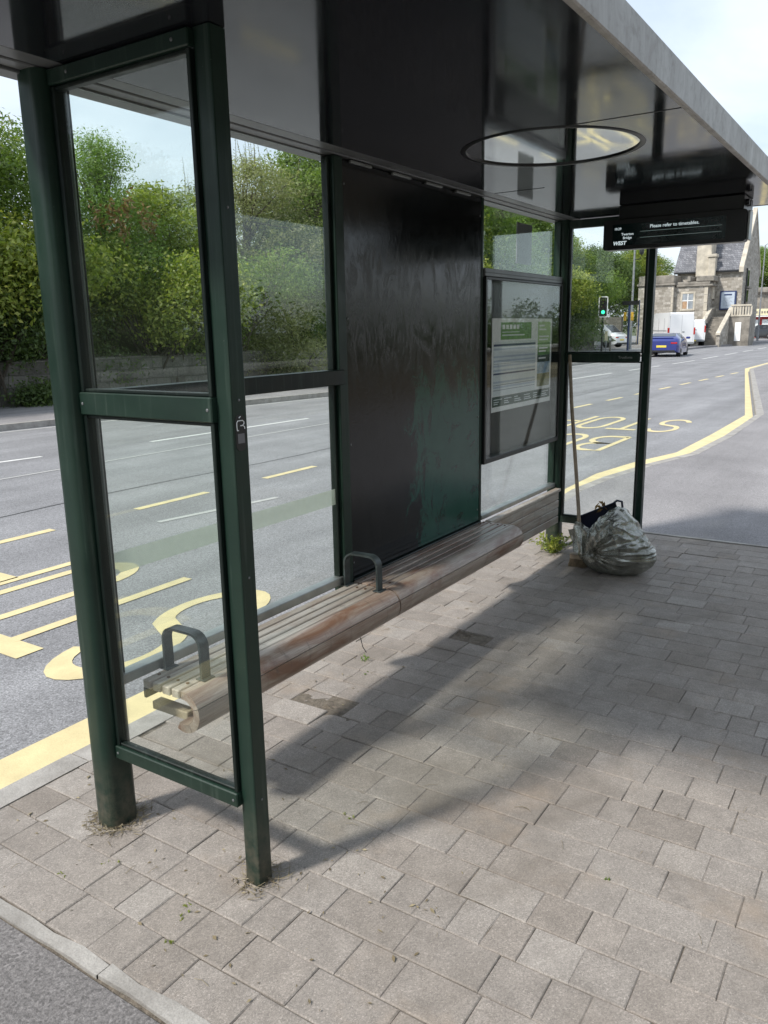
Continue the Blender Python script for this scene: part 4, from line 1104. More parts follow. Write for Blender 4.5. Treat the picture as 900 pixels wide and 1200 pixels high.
# ------------------------------------------------------------------ vegetation
def leaf_mesh(name, blobs, n, size, flat=.5, spray=.16, up=.25, seed=1, clump=26, elong=.42):
    """leaf faces gathered in small sprays through the volume of ellipsoidal boughs; numpy built"""
    rg = np.random.default_rng(seed)
    vol = np.array([b[3] * b[4] * b[5] for b in blobs]) ** .67; vol /= vol.sum()
    nc = n // clump
    bi = rg.choice(len(blobs), nc, p=vol); Bq = np.array(blobs)[bi]
    d = rg.normal(size=(nc, 3)); d /= np.linalg.norm(d, axis=1)[:, None]
    rad = np.clip(1 - np.abs(rg.normal(0, .24, nc)), .15, 1.12)
    c = Bq[:, :3] + d * Bq[:, 3:6] * rad[:, None]
    c = np.repeat(c, clump, 0); od = np.repeat(d, clump, 0); ct = np.repeat(rg.random(nc), clump)
    N = len(c)
    sp_ = rg.normal(size=(N, 3)) * spray; sp_[:, 2] *= .7
    p = c + sp_ + od * rg.random((N, 1)) * spray
    nrm = rg.normal(size=(N, 3)) * .8 + od * .5 + np.array([0, 0, up * 2]); nrm /= np.linalg.norm(nrm, axis=1)[:, None]
    a = np.cross(nrm, rg.normal(size=(N, 3))); a /= np.linalg.norm(a, axis=1)[:, None]; b = np.cross(nrm, a)
    s_ = (size * rg.uniform(.55, 1.35, N))[:, None]
    V = np.stack([p - a * s_, p + b * s_ * elong + nrm * s_ * .15, p + a * s_, p - b * s_ * elong + nrm * s_ * .15], 1).reshape(-1, 3)
    tone = np.clip(ct * .55 + rg.random(N) * .45, 0, 1)
    me = bpy.data.meshes.new(name); me.vertices.add(len(V)); me.vertices.foreach_set('co', V.ravel())
    me.loops.add(N * 4); me.loops.foreach_set('vertex_index', np.arange(N * 4)); me.polygons.add(N)
    me.polygons.foreach_set('loop_start', np.arange(N) * 4); me.update(calc_edges=True)
    at = me.attributes.new('tone', 'FLOAT', 'FACE'); at.data.foreach_set('value', tone.astype(np.float32))
    return me
def make_tree(kind, mat, H, W, n, size, seed, label, group, blobs=None, trunk=True, conical=0, shoots=0, elong=.42, spray=.17, nb=12):
    rn = random.Random(seed)
    t = thing(kind, (0, 0, 0), label, 'bush' if kind in ('bush', 'climbing_bush') else 'tree', 0, group)
    if blobs is None:
        blobs = []
        for k in range(nb):
            zz = H * (.30 + .62 * k / (nb - 1)); q = (zz / H - .3) / .62
            wr = W * ((1 - q) ** .8 * .9 + .1 if conical else math.sin(PI * (.22 + .70 * q)) ) * .62
            a = k * 2.4 + rn.random(); blobs.append((math.cos(a) * wr, math.sin(a) * wr, zz, W * rn.uniform(.30, .46) * (1 - .45 * q * conical), W * rn.uniform(.30, .46) * (1 - .45 * q * conical), H * rn.uniform(.09, .15)))
        blobs.append((0, 0, H * .93, W * .22, W * .22, H * .09))
    me = leaf_mesh('crown', blobs, n, size, seed=seed, elong=elong, spray=spray); me.materials.append(M[mat])
    cr = bpy.data.objects.new('crown', me); COL.objects.link(cr); cr.parent = t
    st = MB(); lv = MB()
    if trunk:
        pts = [(rn.gauss(0, .05) * i, rn.gauss(0, .05) * i, H * .85 * i / 6) for i in range(7)]; R0 = .03 * H
        st.tube(pts, [R0 * (1 - .13 * i) for i in range(7)], 9)
        for b in blobs:
            z0 = min(b[2] * .6, H * .6); p0 = Vector((0, 0, z0)); p2 = Vector(b[:3]); p1 = p0.lerp(p2, .5) + Vector((0, 0, .12))
            st.tube([p0, p1, p2], [R0 * .5, R0 * .3, R0 * .12], 6)
            for _ in range(3):
                q = p2 + Vector((rn.gauss(0, 1) * b[3], rn.gauss(0, 1) * b[4], rn.gauss(0, 1) * b[5])) * .6
                st.tube([p1, p1.lerp(q, .5), q], [R0 * .18, R0 * .12, R0 * .05], 5)
    else:
        for b in blobs:
            for _ in range(3):
                p2 = Vector((b[0] + rn.gauss(0, .3) * b[3], b[1] + rn.gauss(0, .3) * b[4], b[2] + b[5] * .5)); st.tube([(rn.gauss(0, .15), rn.gauss(0, .3), 0), p2 * .5 + Vector((rn.gauss(0, .1), 0, 0)), p2], [.03, .02, .008], 5)
    for k in range(shoots):
        b = blobs[rn.randrange(len(blobs) // 2, len(blobs))]
        p0 = Vector((b[0] + rn.gauss(0, .5) * b[3], b[1] + rn.gauss(0, .5) * b[4], b[2] + b[5] * .5)); L_ = rn.uniform(.6, 1.5)
        p1 = p0 + Vector((rn.gauss(0, .12), rn.gauss(0, .12), L_)); st.tube([p0, p0.lerp(p1, .5) + Vector((.02, .02, 0)), p1], [.012, .008, .003], 4)
        for q in range(16):
            pp = p0.lerp(p1, q / 15)
            for s_ in (0, 1):
                a = rn.uniform(0, 6.3); d = Vector((math.cos(a), math.sin(a), .7)).normalized(); e = d.cross(Vector((0, 0, 1))).normalized(); sz = size * 1.1 * (1.1 - q / 20)
                lv.add([pp, pp + d * sz + e * sz * .3, pp + d * sz * 2, pp + d * sz - e * sz * .3], [(0, 1, 2, 3)], rn.random())
    st.build('trunk' if trunk else 'stems', M['bark'], t, smooth=True)
    if shoots: lv.build('shoots', M[mat], t)
    return t
TG = 'trees on the bank behind the far stone wall'; BGp = 'bushes hanging over the far stone wall'
def bl(W, H, n, seed, z0=.3):
    rn = random.Random(seed); return [(rn.uniform(-W * .45, W * .45), rn.uniform(-W * .8, W * .8), z0 + rn.random() ** .8 * (H - z0) * .85, W * rn.uniform(.3, .5), W * rn.uniform(.32, .55), H * rn.uniform(.14, .26)) for _ in range(n)]
PR = {}
PR['mid'] = make_tree('broadleaf_tree', 'leaf_mid', 6.2, 2.3, 42000, .058, 3, 'x', TG)
PR['light'] = make_tree('broadleaf_tree', 'leaf_light', 6.0, 1.9, 36000, .048, 4, 'x', TG, conical=1, elong=.30, spray=.2)
PR['dark'] = make_tree('broadleaf_tree', 'leaf_dark', 5.6, 2.5, 42000, .062, 5, 'x', TG)
PR['grey'] = make_tree('broadleaf_tree', 'leaf_grey', 5.6, 2.4, 38000, .054, 6, 'x', TG, shoots=60, elong=.24, spray=.2)
PR['yel'] = make_tree('broadleaf_tree', 'leaf_yellow', 5.8, 2.4, 38000, .064, 8, 'x', TG)
PR['byel'] = make_tree('bush', 'leaf_yellow', 2.6, 1.7, 30000, .047, 11, 'x', BGp, blobs=bl(1.7, 2.7, 9, 21), trunk=False, elong=.55)
PR['bdark'] = make_tree('bush', 'leaf_dark', 2.6, 1.8, 26000, .048, 12, 'x', BGp, blobs=bl(1.8, 2.9, 9, 22), trunk=False)
PR['bmid'] = make_tree('bush', 'leaf_mid', 2.6, 1.8, 26000, .050, 13, 'x', BGp, blobs=bl(1.8, 3.0, 9, 23), trunk=False)
PR['bgrey'] = make_tree('bush', 'leaf_grey', 2.4, 1.8, 19000, .045, 14, 'x', BGp, blobs=bl(1.8, 2.2, 8, 24), trunk=False, elong=.22)
used = set()
random.seed(44)
def put(key, x, y, z, s, rz, label, sz=None, group=None):
    o = PR[key] if key not in used else copy_tree(PR[key])
    used.add(key); o.location = (x, y, z); o.rotation_euler = (0, 0, rz); o.scale = (s, s, sz or s); o['label'] = label
    if group: o['group'] = group
    return o
trees = [  # key, dx from the wall, y, z, scale, zscale, label
 ('grey', 1.5, 9.0, .4, 1.10, 1.12, 'tall grey-green shrub tree with wispy upright shoots, furthest left over the wall'),
 ('dark', 2.8, 6.0, 1.2, 1.0, 1.05, 'dark tree at the left end of the bank behind the tall wispy shrub'),
 ('mid', 2.6, 12.2, .8, .92, .88, 'mid green tree left of the light feathery tree seen through the near end glass'),
 ('light', 2.2, 15.2, .7, .95, .95, 'light feathery tree with a pointed top seen through the near end glass'),
 ('yel', 3.4, 18.0, .9, .95, .80, 'yellowish green tree just right of the feathery pointed tree'),
 ('grey', 3.0, 21.6, .8, 1.12, 1.05, 'grey-green shrub tree filling the view left of the black back panel'),
 ('mid', 3.2, 25.5, .8, 1.15, 1.0, 'mid green tree directly behind the black back panel'),
 ('dark', 4.2, 29.5, 1.0, 1.25, 1.15, 'dark green tree behind the black back panel, the further of two there'),
 ('yel', 3.2, 34.0, .8, 1.30, 1.22, 'yellowish green tree seen through the high window above the timetable case'),
 ('mid', 4.0, 38.5, .8, 1.35, 1.25, 'mid green tree right part of the high window above the timetable case'),
 ('light', 2.5, 42.5, .8, 1.35, 1.22, 'pale green tree just right of the far rear post'),
 ('mid', 2.8, 47.0, .6, 1.25, 1.15, 'mid green tree above the traffic light'),
 ('yel', 2.6, 51.5, .4, 1.05, 1.0, 'yellowish green tree right of the traffic light, under the departure display'),
 ('dark', 5.5, 46.0, 1.0, 1.3, 1.2, 'dark tree set back behind the tree above the traffic light'),
 ('light', 3.5, 56.0, .2, .85, .85, 'small pale tree nearest the side road by the camera pole'),
]
for (k, dx, y_, z_, s_, sz, lb) in trees: put(k, wall_x(y_) - dx * .8, y_, z_ + .25, s_ * 1.1, random.uniform(0, 6.3), lb, sz * (1.0 if 11 < y_ < 24 else 1.18))
bushes = [
 ('byel', .35, 10.6, .15, 1.12, 'glossy yellow-green bush hanging over the wall at the left edge of the view'),
 ('bdark', .7, 8.2, .3, 1.1, 'dark bush on the wall at the extreme left'),
 ('bdark', .5, 12.9, .25, .95, 'dark bush on the wall behind the near rear post'),
 ('byel', .5, 15.6, .25, 1.0, 'yellow-green bush low in the middle of the near end glass'),
 ('bmid', .6, 18.3, .4, .95, 'mid green bush at the right of the near end glass'),
 ('bgrey', .1, 21.2, -.05, .95, 'straggly grey-green bush drooping over the wall left of the back panel'),
 ('bdark', 1.0, 23.2, .6, 1.0, 'dark bush over the wall left of the back panel'),
 ('bmid', .6, 26.5, .6, 1.1, 'bush on the wall behind the back panel'),
 ('byel', .6, 31.0, .6, 1.2, 'yellow-green bush on the wall behind the timetable case'),
 ('bdark', .6, 35.5, .6, 1.3, 'dark bush on the wall behind the timetable case'),
 ('bmid', .6, 40.0, .6, 1.35, 'mid green bush on the wall beside the far rear post'),
 ('byel', .3, 43.8, .7, 1.2, 'yellow-green bush on the wall left of the traffic light'),
 ('bdark', .4, 48.0, .7, 1.35, 'dark bush on the wall right behind the traffic light'),
 ('bmid', .4, 52.5, .5, 1.2, 'bush at the far end of the wall below the camera pole'),
]
for (k, dx, y_, z_, s_, lb) in bushes: put(k, wall_x(y_) - dx * .7, y_, z_, s_ * 1.25, random.uniform(-.4, .4) + (PI if random.random() < .5 else 0), lb)
# dead brown branch on the feathery tree
DB = None
for o in list(COL.objects):
    if o.get('label', '').startswith('light feathery tree'): DB = o
m = MB(); random.seed(5)
for c in ((1.35, -.7, 3.95), (1.5, -.35, 4.15), (1.2, -1.0, 3.75), (1.4, .25, 3.9), (1.25, .55, 3.7), (1.45, -.5, 3.55)):
    leaf_quads(m, c, 70, (.09, .10, .20), .075, -.6)
wm_ = Matrix.Translation(DB.location); rz_ = DB.rotation_euler.z
m.v = [tuple(Matrix.Rotation(-rz_, 3, 'Z') @ Vector(v)) for v in m.v]
m.build('dead_branch', M['leaf_brown'], DB, local=True, label='dead brown branch')
# weeds at the foot of the far wall
random.seed(9)
for (y_, lb) in ((11.9, 'dark weedy shrub at the foot of the far wall, left of the near rear post'), (20.6, 'low weeds at the foot of the far wall seen left of the back panel')):
    b = [(random.uniform(-.15, .15), random.uniform(-.7, .7), random.uniform(.1, .35), .22, .35, .18) for _ in range(7)]
    t = thing('wall_weeds', (wall_x(y_) + .3, y_, 0), lb, 'weeds'); me = leaf_mesh('leaves', b, 2600, .05, seed=int(y_)); me.materials.append(M['leaf_dark'])
    o = bpy.data.objects.new('leaves', me); COL.objects.link(o); o.parent = t
    m = MB()
    for q in b: m.tube([(q[0] * .3, q[1] * .8, -.02), (q[0], q[1], q[2])], [.012, .005], 5)
    m.build('stems', M['bark'], t, local=True)

# ------------------------------------------------------------------ chapel
CH = thing('chapel', (-15.5, 75.5, -.12), 'old rubble stone chapel with slate roof, chimney and battlemented wing at the roadside', 'chapel')
CX0, CX1, CY0, CY1, CZ, RZ_ = -17.3, -12.15, 72.0, 80.0, 6.05, 10.6
m = MB(); ym = (CY0 + CY1) / 2
m.add([(CX0, CY0, -.2), (CX1, CY0, -.2), (CX1, CY1, -.2), (CX0, CY1, -.2), (CX0, CY0, CZ), (CX1, CY0, CZ), (CX1, CY1, CZ), (CX0, CY1, CZ), (CX0, ym, RZ_ - .12), (CX1, ym, RZ_ - .12)],
      [(0, 1, 5, 4), (1, 2, 6, 9, 5), (2, 3, 7, 6), (3, 0, 4, 8, 7), (4, 5, 9, 8), (6, 7, 8, 9)])
m.build('wall', M['chapelstone'], CH)
m = MB(); q = .25; zl = CZ - q * (RZ_ - CZ) / (ym - CY0)
for sgn, ya, yb in ((1, CY0 - q, ym), (-1, CY1 + q, ym)):
    vs = [(CX0 - .25, ya, zl), (CX1 - .28, ya, zl), (CX1 - .28, yb, RZ_), (CX0 - .25, yb, RZ_)]
    vs += [(a, b, c + .14) for a, b, c in vs]; m.add(vs, [(0, 1, 2, 3), (7, 6, 5, 4), (0, 4, 5, 1), (1, 5, 6, 2), (2, 6, 7, 3), (3, 7, 4, 0)])
m.box(CX0 - .25, CX1 - .28, ym - .12, ym + .12, RZ_ + .02, RZ_ + .24)
RO = m.build('roof', M['slate'], CH)
m = MB()
for xx in (CX1 - .29,):
    m.prism([(CY0 - .3, zl - .1), (ym, RZ_ + .05), (ym, RZ_ + .42), (CY0 - .3, zl + .3)], 'x', xx, xx + .34); m.prism([(CY1 + .3, zl - .1), (ym, RZ_ + .05), (ym, RZ_ + .42), (CY1 + .3, zl + .3)], 'x', xx, xx + .34)
m.build('coping', M['dressed'], RO)
m = MB(); m.box(CX0 - .2, CX1 - .3, CY0 - .36, CY0 - .2, zl - .06, zl + .06, bev=.02); m.build('gutter', M['black'], RO)
m = MB(); m.box(-15.75, -14.6, 71.55, 73.3, 5.4, 8.2, bev=.05); m.box(-15.6, -14.75, 71.7, 73.1, 8.2, 9.6, bev=.04); m.box(-15.85, -14.5, 71.45, 73.4, 8.15, 8.4, bev=.04)
m.build('chimney', M['dressed'], RO)
m = MB(); m.box(-14.75, -14.2, 71.3, 71.98, 3.6, 6.9, bev=.03); m.box(-14.85, -14.1, 71.2, 71.99, 6.9, 7.15, bev=.04); m.build('chimney_stack', M['dressed'], CH)
# battlemented wing
WX0, WX1, WY0 = -19.8, -14.35, 70.0
m = MB(); m.box(WX0, -16.95, WY0 - .45, 71.98, -.2, 4.75); m.box(-16.949, WX1, WY0, 71.98, -.2, 4.6); m.build('wing_wall', M['chapelstone'], CH)
m = MB(); m.box(WX0 - .1, -16.85, WY0 - .58, 71.9, 4.75, 4.92, bev=.03); m.box(WX0, -16.93, WY0 - .48, 71.9, 4.92, 5.55, bev=.04)
m.box(-16.84, WX1 + .35, WY0 - .13, 71.9, 4.60, 4.75, bev=.03); m.box(-16.84, WX1 + .12, WY0 - .05, 71.9, 4.75, 4.98, bev=.03)
for xa, xb in ((-16.0, -15.75), (-15.3, -13.95)): m.box(xa, xb, WY0 - .1, 71.9, 4.98, 5.4, bev=.04)
m.split('battlement', M['darkstone'], CH)
m = MB()
for k in range(7):
    for xx in (-17.1, WX1 - .28):
        ww = .26 if k % 2 else .14; yy = WY0 - .47 if xx < -17 else WY0 - .02
        m.box(xx, xx + .28 if xx > -17 else xx + .16, yy, yy + .2, .1 + k * .64, .1 + k * .64 + .6, bev=.02)
m.split('quoin', M['dressed'], CH)
def window(nm, x0, x1, y, z0, z1, fr=M['dressed'], gl=M['paneglass']):
    m = MB(); t_ = .15
    m.box(x0 - t_, x0, y - .04, y + .06, z0 - t_, z1 + t_, bev=.01); m.box(x1, x1 + t_, y - .04, y + .06, z0 - t_, z1 + t_, bev=.01)
    m.box(x0, x1, y - .04, y + .06, z1, z1 + t_, bev=.01); m.box(x0, x1, y - .05, y + .06, z0 - t_, z0, bev=.01)
    W = m.build('window', fr, CH); m = MB(); m.box(x0, x1, y - .005, y + .02, z0, z1); m.build('window_pane', gl, W); return W
wn = window('window', -16.3, -15.45, WY0 - .01, 2.85, 4.05)
m = MB(); m.box(-15.91, -15.84, WY0 - .03, WY0 - .018, 2.85, 4.05); m.box(-16.3, -15.45, WY0 - .031, WY0 - .019, 3.46, 3.53); m.build('mullion_bar', M['plate_w'], wn)
m = MB(); m.box(-16.28, -15.93, WY0 - .022, WY0 - .0165, 2.87, 3.44); m.split('curtain', M['curtain'], wn)
for (za, zb) in ((4.5, 5.9), (2.6, 4.3)):   # slit windows in the gable
    m = MB(); m.box(CX1 - .01, CX1 + .05, 73.6, 74.9, za - .12, zb + .15, bev=.01); W = m.build('window', M['dressed'], CH); m = MB(); m.box(CX1 + .04, CX1 + .06, 73.8, 74.7, za, zb); m.build('window_pane', M['darkglass'], W)
m = MB(); m.box(CX1 + .0, CX1 + .25, 73.4, 75.1, 4.42, 4.6, bev=.03); m.build('hood_mould', M['darkstone'], CH)
m = MB(); m.tube([(CX1 + .12, 73.0, 0), (CX1 + .12, 73.0, 6.0)], .06, 8); m.build('drainpipe', M['black'], CH)
# noticeboard on the chapel
NB = thing('noticeboard', (-13.15, 71.9, 2.75), 'white noticeboard in a dark frame on the chapel wall above the steps', 'noticeboard')
m = MB(); m.box(-13.78, -12.52, 71.86, 71.975, 2.72, 4.22, bev=.02); m.build('frame', M['navyprint'], NB)
m = MB(); m.box(-13.66, -12.64, 71.84, 71.859, 2.84, 4.12); m.build('sheet', M['lilac'], NB)
m = MB(); m.box(-13.45, -12.85, 71.832, 71.8395, 3.86, 3.98)
m.build('heading', M['navyprint'], NB)
m = MB()
for k in range(7): m.box(-13.5, -12.8 - .1 * (k % 3), 71.833, 71.8395, 3.05 + k * .1, 3.07 + k * .1)
m.build('small_print', M['grey'], NB)
# steps, side walls and landing
SW = thing('stone_steps', (-13.4, 69, -.12), 'stone staircase with sloping side walls up the front of the chapel', 'steps')
m = MB()
for k in range(13): m.box(-14.1, -12.75, 66.6 + k * .32, 71.2, -.12 + k * .175, .055 + k * .175, bev=.01)
m.build('flight', M['darkstone'], SW)
for (xa, xb, nm) in ((-14.32, -14.11, 'side_wall'), (-12.74, -12.50, 'side_wall')):
    m = MB(); m.prism([(66.2, -.15), (71.9, -.15), (71.9, 2.75), (70.9, 2.75), (66.2, .75)], 'x', xa, xb); w_ = m.build('side_wall', M['chapelstone'], SW)
    m = MB(); m.prism([(66.1, .77), (70.85, 2.78), (71.9, 2.78), (71.9, 2.92), (70.8, 2.92), (66.1, .92)], 'x', xa - .04, xb + .04); m.build('coping', M['dressed'], w_)
m = MB(); m.box(-12.49, -11.0, 69.6, 71.9, -.15, 2.15); L_ = m.build('landing', M['darkstone'], SW)
m = MB(); m.box(-12.48, -10.95, 69.55, 69.75, 2.16, 2.28); m.box(-12.48, -10.95, 69.55, 69.75, 2.95, 3.08)
for k in range(8): m.box(-12.4 + k * .2, -12.28 + k * .2, 69.6, 69.7, 2.28, 2.95)
m.build('balustrade', M['dressed'], L_)
m = MB(); m.box(-14.5, -14.0, 65.6, 66.1, -.12, 1.0, bev=.03); m.box(-14.55, -13.95, 65.55, 66.15, 1.0, 1.15, bev=.04); tag(m.build('gate_pillar', M['dressed']), 'pale stone gate pillar at the foot of the chapel steps', 'pillar')
BN = thing('banner', (-11.85, 69.5, .3), 'narrow white banner on the wall below the chapel landing', 'banner')
m = MB(); m.box(-12.05, -11.6, 69.56, 69.59, .25, 1.7, bev=.005); m.build('cloth', M['white'], BN); m = MB(); m.box(-11.95, -11.7, 69.553, 69.559, .8, 1.2); m.build('print', M['offwhite'], BN)
RL = thing('railings', (-15.2, 66, -.12), 'dark metal railings beside the foot of the chapel steps', 'railings')
m = MB()
for k in range(18): m.tube([(-16.0 + k * .085, 66.3, -.1), (-16.0 + k * .085, 66.3, 1.35)], .014, 5)
m.build('bars', M['black'], RL); m = MB(); m.box(-16.05, -14.5, 66.28, 66.32, 1.2, 1.25); m.box(-16.05, -14.5, 66.28, 66.32, .05, .1); m.build('rail', M['black'], RL)

# chapel-side footway and verge
m = MB(); m.prism([(-13.3, 56.5), (-12.9, 64), (-11.8, 72), (-11.0, 80), (-9.5, 110), (-40, 110), (-40, 64.5), (-17, 64)], 'z', RZ - .05, -.0)
struct(m.build('pavement', M['footway']), 'footway in front of the chapel')
# ------------------------------------------------------------------ vehicles (length along +y = forward)
def loft(st, nseg=None):
    vs = []; fs = []
    for (y, wb, wm_, ws, wr, zb, zm, zs, zr) in st:
        P_ = [(-wb, zb), (-wm_, zm), (-ws, zs), (-wr, zr), (wr, zr), (ws, zs), (wm_, zm), (wb, zb)]
        vs += [(p[0], y, p[1]) for p in P_]
    n = 8
    for i in range(len(st) - 1):
        for k in range(n): fs.append((i * n + k, (i + 1) * n + k, (i + 1) * n + (k + 1) % n, i * n + (k + 1) % n))
    fs.append(tuple(range(n))); fs.append(tuple((len(st) - 1) * n + k for k in range(n))[::-1])
    return vs, fs
def wheels(T, ys, x, R_, wd=.22):
    for y in ys:
        for s_ in (-1, 1):
            m = MB(); m.lathe((s_ * x, y, R_), [(R_ * .62, -wd / 2), (R_ * .93, -wd / 2), (R_, -wd / 3), (R_, wd / 3), (R_ * .93, wd / 2), (R_ * .62, wd / 2)], 22, 'x'); Wh = m.build('wheel', M['tyre'], T, smooth=True, local=True)
            m = MB(); m.lathe((s_ * (x + .02), y, R_), [(.04, -wd * .42), (R_ * .64, -wd * .40), (R_ * .66, wd * .40), (R_ * .5, wd * .42), (.06, wd * .38)], 18, 'x'); m.build('rim', M['rim'], Wh, smooth=True, local=True)
def quad_panel(m, vs4, off=.008):
    v = [Vector(p) for p in vs4]; c = sum(v, Vector()) / 4; n = (v[1] - v[0]).cross(v[3] - v[0]).normalized()
    out_ = [p + (c - p) * .06 + n * off for p in v]; inn = [p - n * (off * 2) for p in out_]
    m.add([*out_, *inn], [(0, 1, 2, 3), (7, 6, 5, 4), (0, 4, 5, 1), (1, 5, 6, 2), (2, 6, 7, 3), (3, 7, 4, 0)])
def car(name, loc, rz, paint, label, L=4.4, H=1.42, W=.92):
    T = thing(name, loc, label, 'car', rz); h = L / 2
    S = [(-h, W * .80, W * .84, W * .80, W * .70, .34, .62, .80, .86), (-h + .12, W * .92, W * .95, W * .90, W * .76, .26, .66, .92, .98), (-h + .45, W * .97, W, W * .93, W * .74, .22, .70, .97, 1.10),
         (-h + 1.15, W * .98, W, W * .92, W * .66, .20, .70, .98, H - .04), (-h + 1.9, W * .98, W, W * .92, W * .67, .20, .70, .97, H), (-h + 2.55, W * .98, W, W * .92, W * .66, .20, .70, .96, H - .05),
         (-h + 3.25, W * .98, W, W * .90, W * .74, .20, .68, .93, .98), (-h + 3.9, W * .95, W * .97, W * .86, W * .6, .22, .62, .82, .87), (-h + 4.25, W * .88, W * .90, W * .78, W * .5, .26, .56, .70, .74), (h, W * .75, W * .78, W * .7, W * .4, .30, .48, .60, .62)]
    vs, fs = loft(S); m = MB(); m.add(vs, fs); m.build('body', paint, T, smooth=True, local=True)
    m = MB()
    def V(i, k): return vs[i * 8 + k]
    for i in (3, 4):
        quad_panel(m, [V(i, 5), V(i + 1, 5), V(i + 1, 4), V(i, 4)]); quad_panel(m, [V(i + 1, 2), V(i, 2), V(i, 3), V(i + 1, 3)])
    for (i, j) in ((2, 3),): quad_panel(m, [V(i, 3), V(i, 4), V(j, 4), V(j, 3)], .012)
    quad_panel(m, [V(6, 4), V(6, 3), V(5, 3), V(5, 4)], .012)
    m.build('window', M['darkglass'], T, local=True)
    for s_ in (-1, 1):
        m = MB(); m.box(min(s_ * W * .5, s_ * W * .86), max(s_ * W * .5, s_ * W * .86), -h - .01, -h + .16, .70, .80, bev=.02); m.build('tail_light', M['red_lens'], T, local=True)
        m = MB(); m.box(min(s_ * W * .45, s_ * W * .8), max(s_ * W * .45, s_ * W * .8), h - .30, h - .06, .55, .66, bev=.02); m.build('headlight', M['plate_w'], T, local=True)
        m = MB(); m.box(min(s_ * W * .95, s_ * (W + .17)), max(s_ * W * .95, s_ * (W + .17)), h - 1.55, h - 1.40, .93, 1.05, bev=.03); m.build('door_mirror', paint, T, local=True)
    m = MB(); m.box(-.26, .26, -h - .012, -h + .02, .52, .63, bev=.004); m.build('number_plate', M['plate_y'], T, local=True)
    m = MB(); m.box(-W * .78, W * .78, -h - .006, -h + .2, .26, .40, bev=.03); m.build('rear_bumper', M['carblack'], T, local=True)
    m = MB(); m.box(-W * .62, W * .62, -h + .14, -h + .42, 1.02, 1.05, bev=.01); m.build('spoiler', paint, T, local=True)
    wheels(T, (-h + .80, h - .85), W - .12, .33); return T
def van(name, loc, rz, label, L=5.9, H=2.6, W=1.0, back=True):
    T = thing(name, loc, label, 'van', rz); h = L / 2; b = .38
    S = [(-h, W * .95, W * .97, W * .95, W * .82, b, 1.1, 1.5, H - .12), (-h + .12, W * .98, W, W * .97, W * .86, b - .04, 1.1, 1.5, H), (h - 2.1, W * .98, W, W * .97, W * .86, b - .04, 1.1, 1.5, H), (h - 1.6, W * .98, W, W * .96, W * .82, b - .04, 1.1, 1.45, H - .12),
         (h - .95, W * .97, W * .98, W * .92, W * .80, b - .04, 1.05, 1.35, 1.65), (h - .3, W * .94, W * .95, W * .85, W * .7, b - .02, .85, 1.05, 1.15), (h, W * .85, W * .86, W * .78, W * .6, b, .65, .85, .92)]
    vs, fs = loft(S); m = MB(); m.add(vs, fs); m.build('body', M['vanwhite'], T, smooth=True, local=True)
    def V(i, k): return vs[i * 8 + k]
    m = MB()
    quad_panel(m, [V(3, 5), V(4, 5), V(4, 4), V(3, 4)]); quad_panel(m, [V(4, 2), V(3, 2), V(3, 3), V(4, 3)]); quad_panel(m, [V(4, 4), V(4, 3), V(3, 3), V(3, 4)], .012)
    m.build('window', M['darkglass'], T, local=True)
    m = MB()
    m.box(-.007, .007, -h - .004, -h + .02, b + .15, H - .2)
    for s_ in (-1, 1):
        m.box(s_ * W * .86 - .006, s_ * W * .86 + .006, -h - .004, -h + .02, b + .15, H - .25)
        xs = s_ * (W + .001)
        for yy in (-h + .9, -h + 2.3, h - 2.2): m.box(xs - .008, xs + .008, yy, yy + .014, b + .1, 2.2)
        m.box(xs - .012, xs + .012, -h + .3, h - 1.9, 1.28, 1.32)
    m.build('door_seam', M['grey'], T, local=True)
    m = MB(); m.box(.05, .22, -h - .03, -h, 1.18, 1.22, bev=.005); m.build('door_handle', M['carblack'], T, local=True)
    m = MB(); m.box(-W * .92, W * .92, -h - .07, -h + .15, b - .08, b + .1, bev=.03); m.build('rear_bumper', M['grey'], T, local=True)
    for s_ in (-1, 1):
        xa, xb = sorted((s_ * W * .88, s_ * W * .985)); m = MB(); m.box(xa, xb, -h - .02, -h + .12, 1.0, 1.5, bev=.01); m.build('tail_light', M['red_lens'], T, local=True)
        xa, xb = sorted((s_ * W, s_ * (W + .26))); m = MB(); m.box(xa, xb, h - 1.35, h - 1.2, 1.3, 1.68, bev=.03); m.build('door_mirror', M['carblack'], T, local=True)
    m = MB(); m.box(-.30, .22, -h - .075, -h - .071, b - .04, b + .07); m.build('number_plate', M['plate_y'], T, local=True)
    wheels(T, (-h + 1.2, h - 1.0), W - .12, .36); return T
car('sports_car', (-11.75, 47.6, RZ), .10, M['blue'], 'blue low car driving away just left of the far front post', 4.4, 1.28, .94)
van('van', (-15.9, 64.6, RZ), math.radians(31), 'large white high-roof van turning left in front of the chapel')
van('van', (-14.35, 66.3 + 7, RZ), math.radians(14), 'smaller white van seen from behind, right of the large van by the chapel steps', 4.3, 1.95, .88).location = (-14.75, 63.9 + 3.4, -.0)
V3 = car('pickup', (-20.4, 61, -.0), math.radians(75), M['vanwhite'], 'white vehicle on the side road, partly hidden by the far front post', 4.5, 1.7, .9)
car('parked_car', (-13.4, 94, 0), math.radians(60), M['carblack'], 'black car parked in front of the kiosk at the far right', 4.3, 1.45)
car('parked_car', (-13.1, 98.5, 0), math.radians(25), M['vanwhite'], 'white car parked just behind the black one by the kiosk', 4.3, 1.45)
car('parked_car', (-10.1, 86, 0), math.radians(5), M['carblack'], 'dark car at the extreme right edge of the road', 4.3, 1.45)

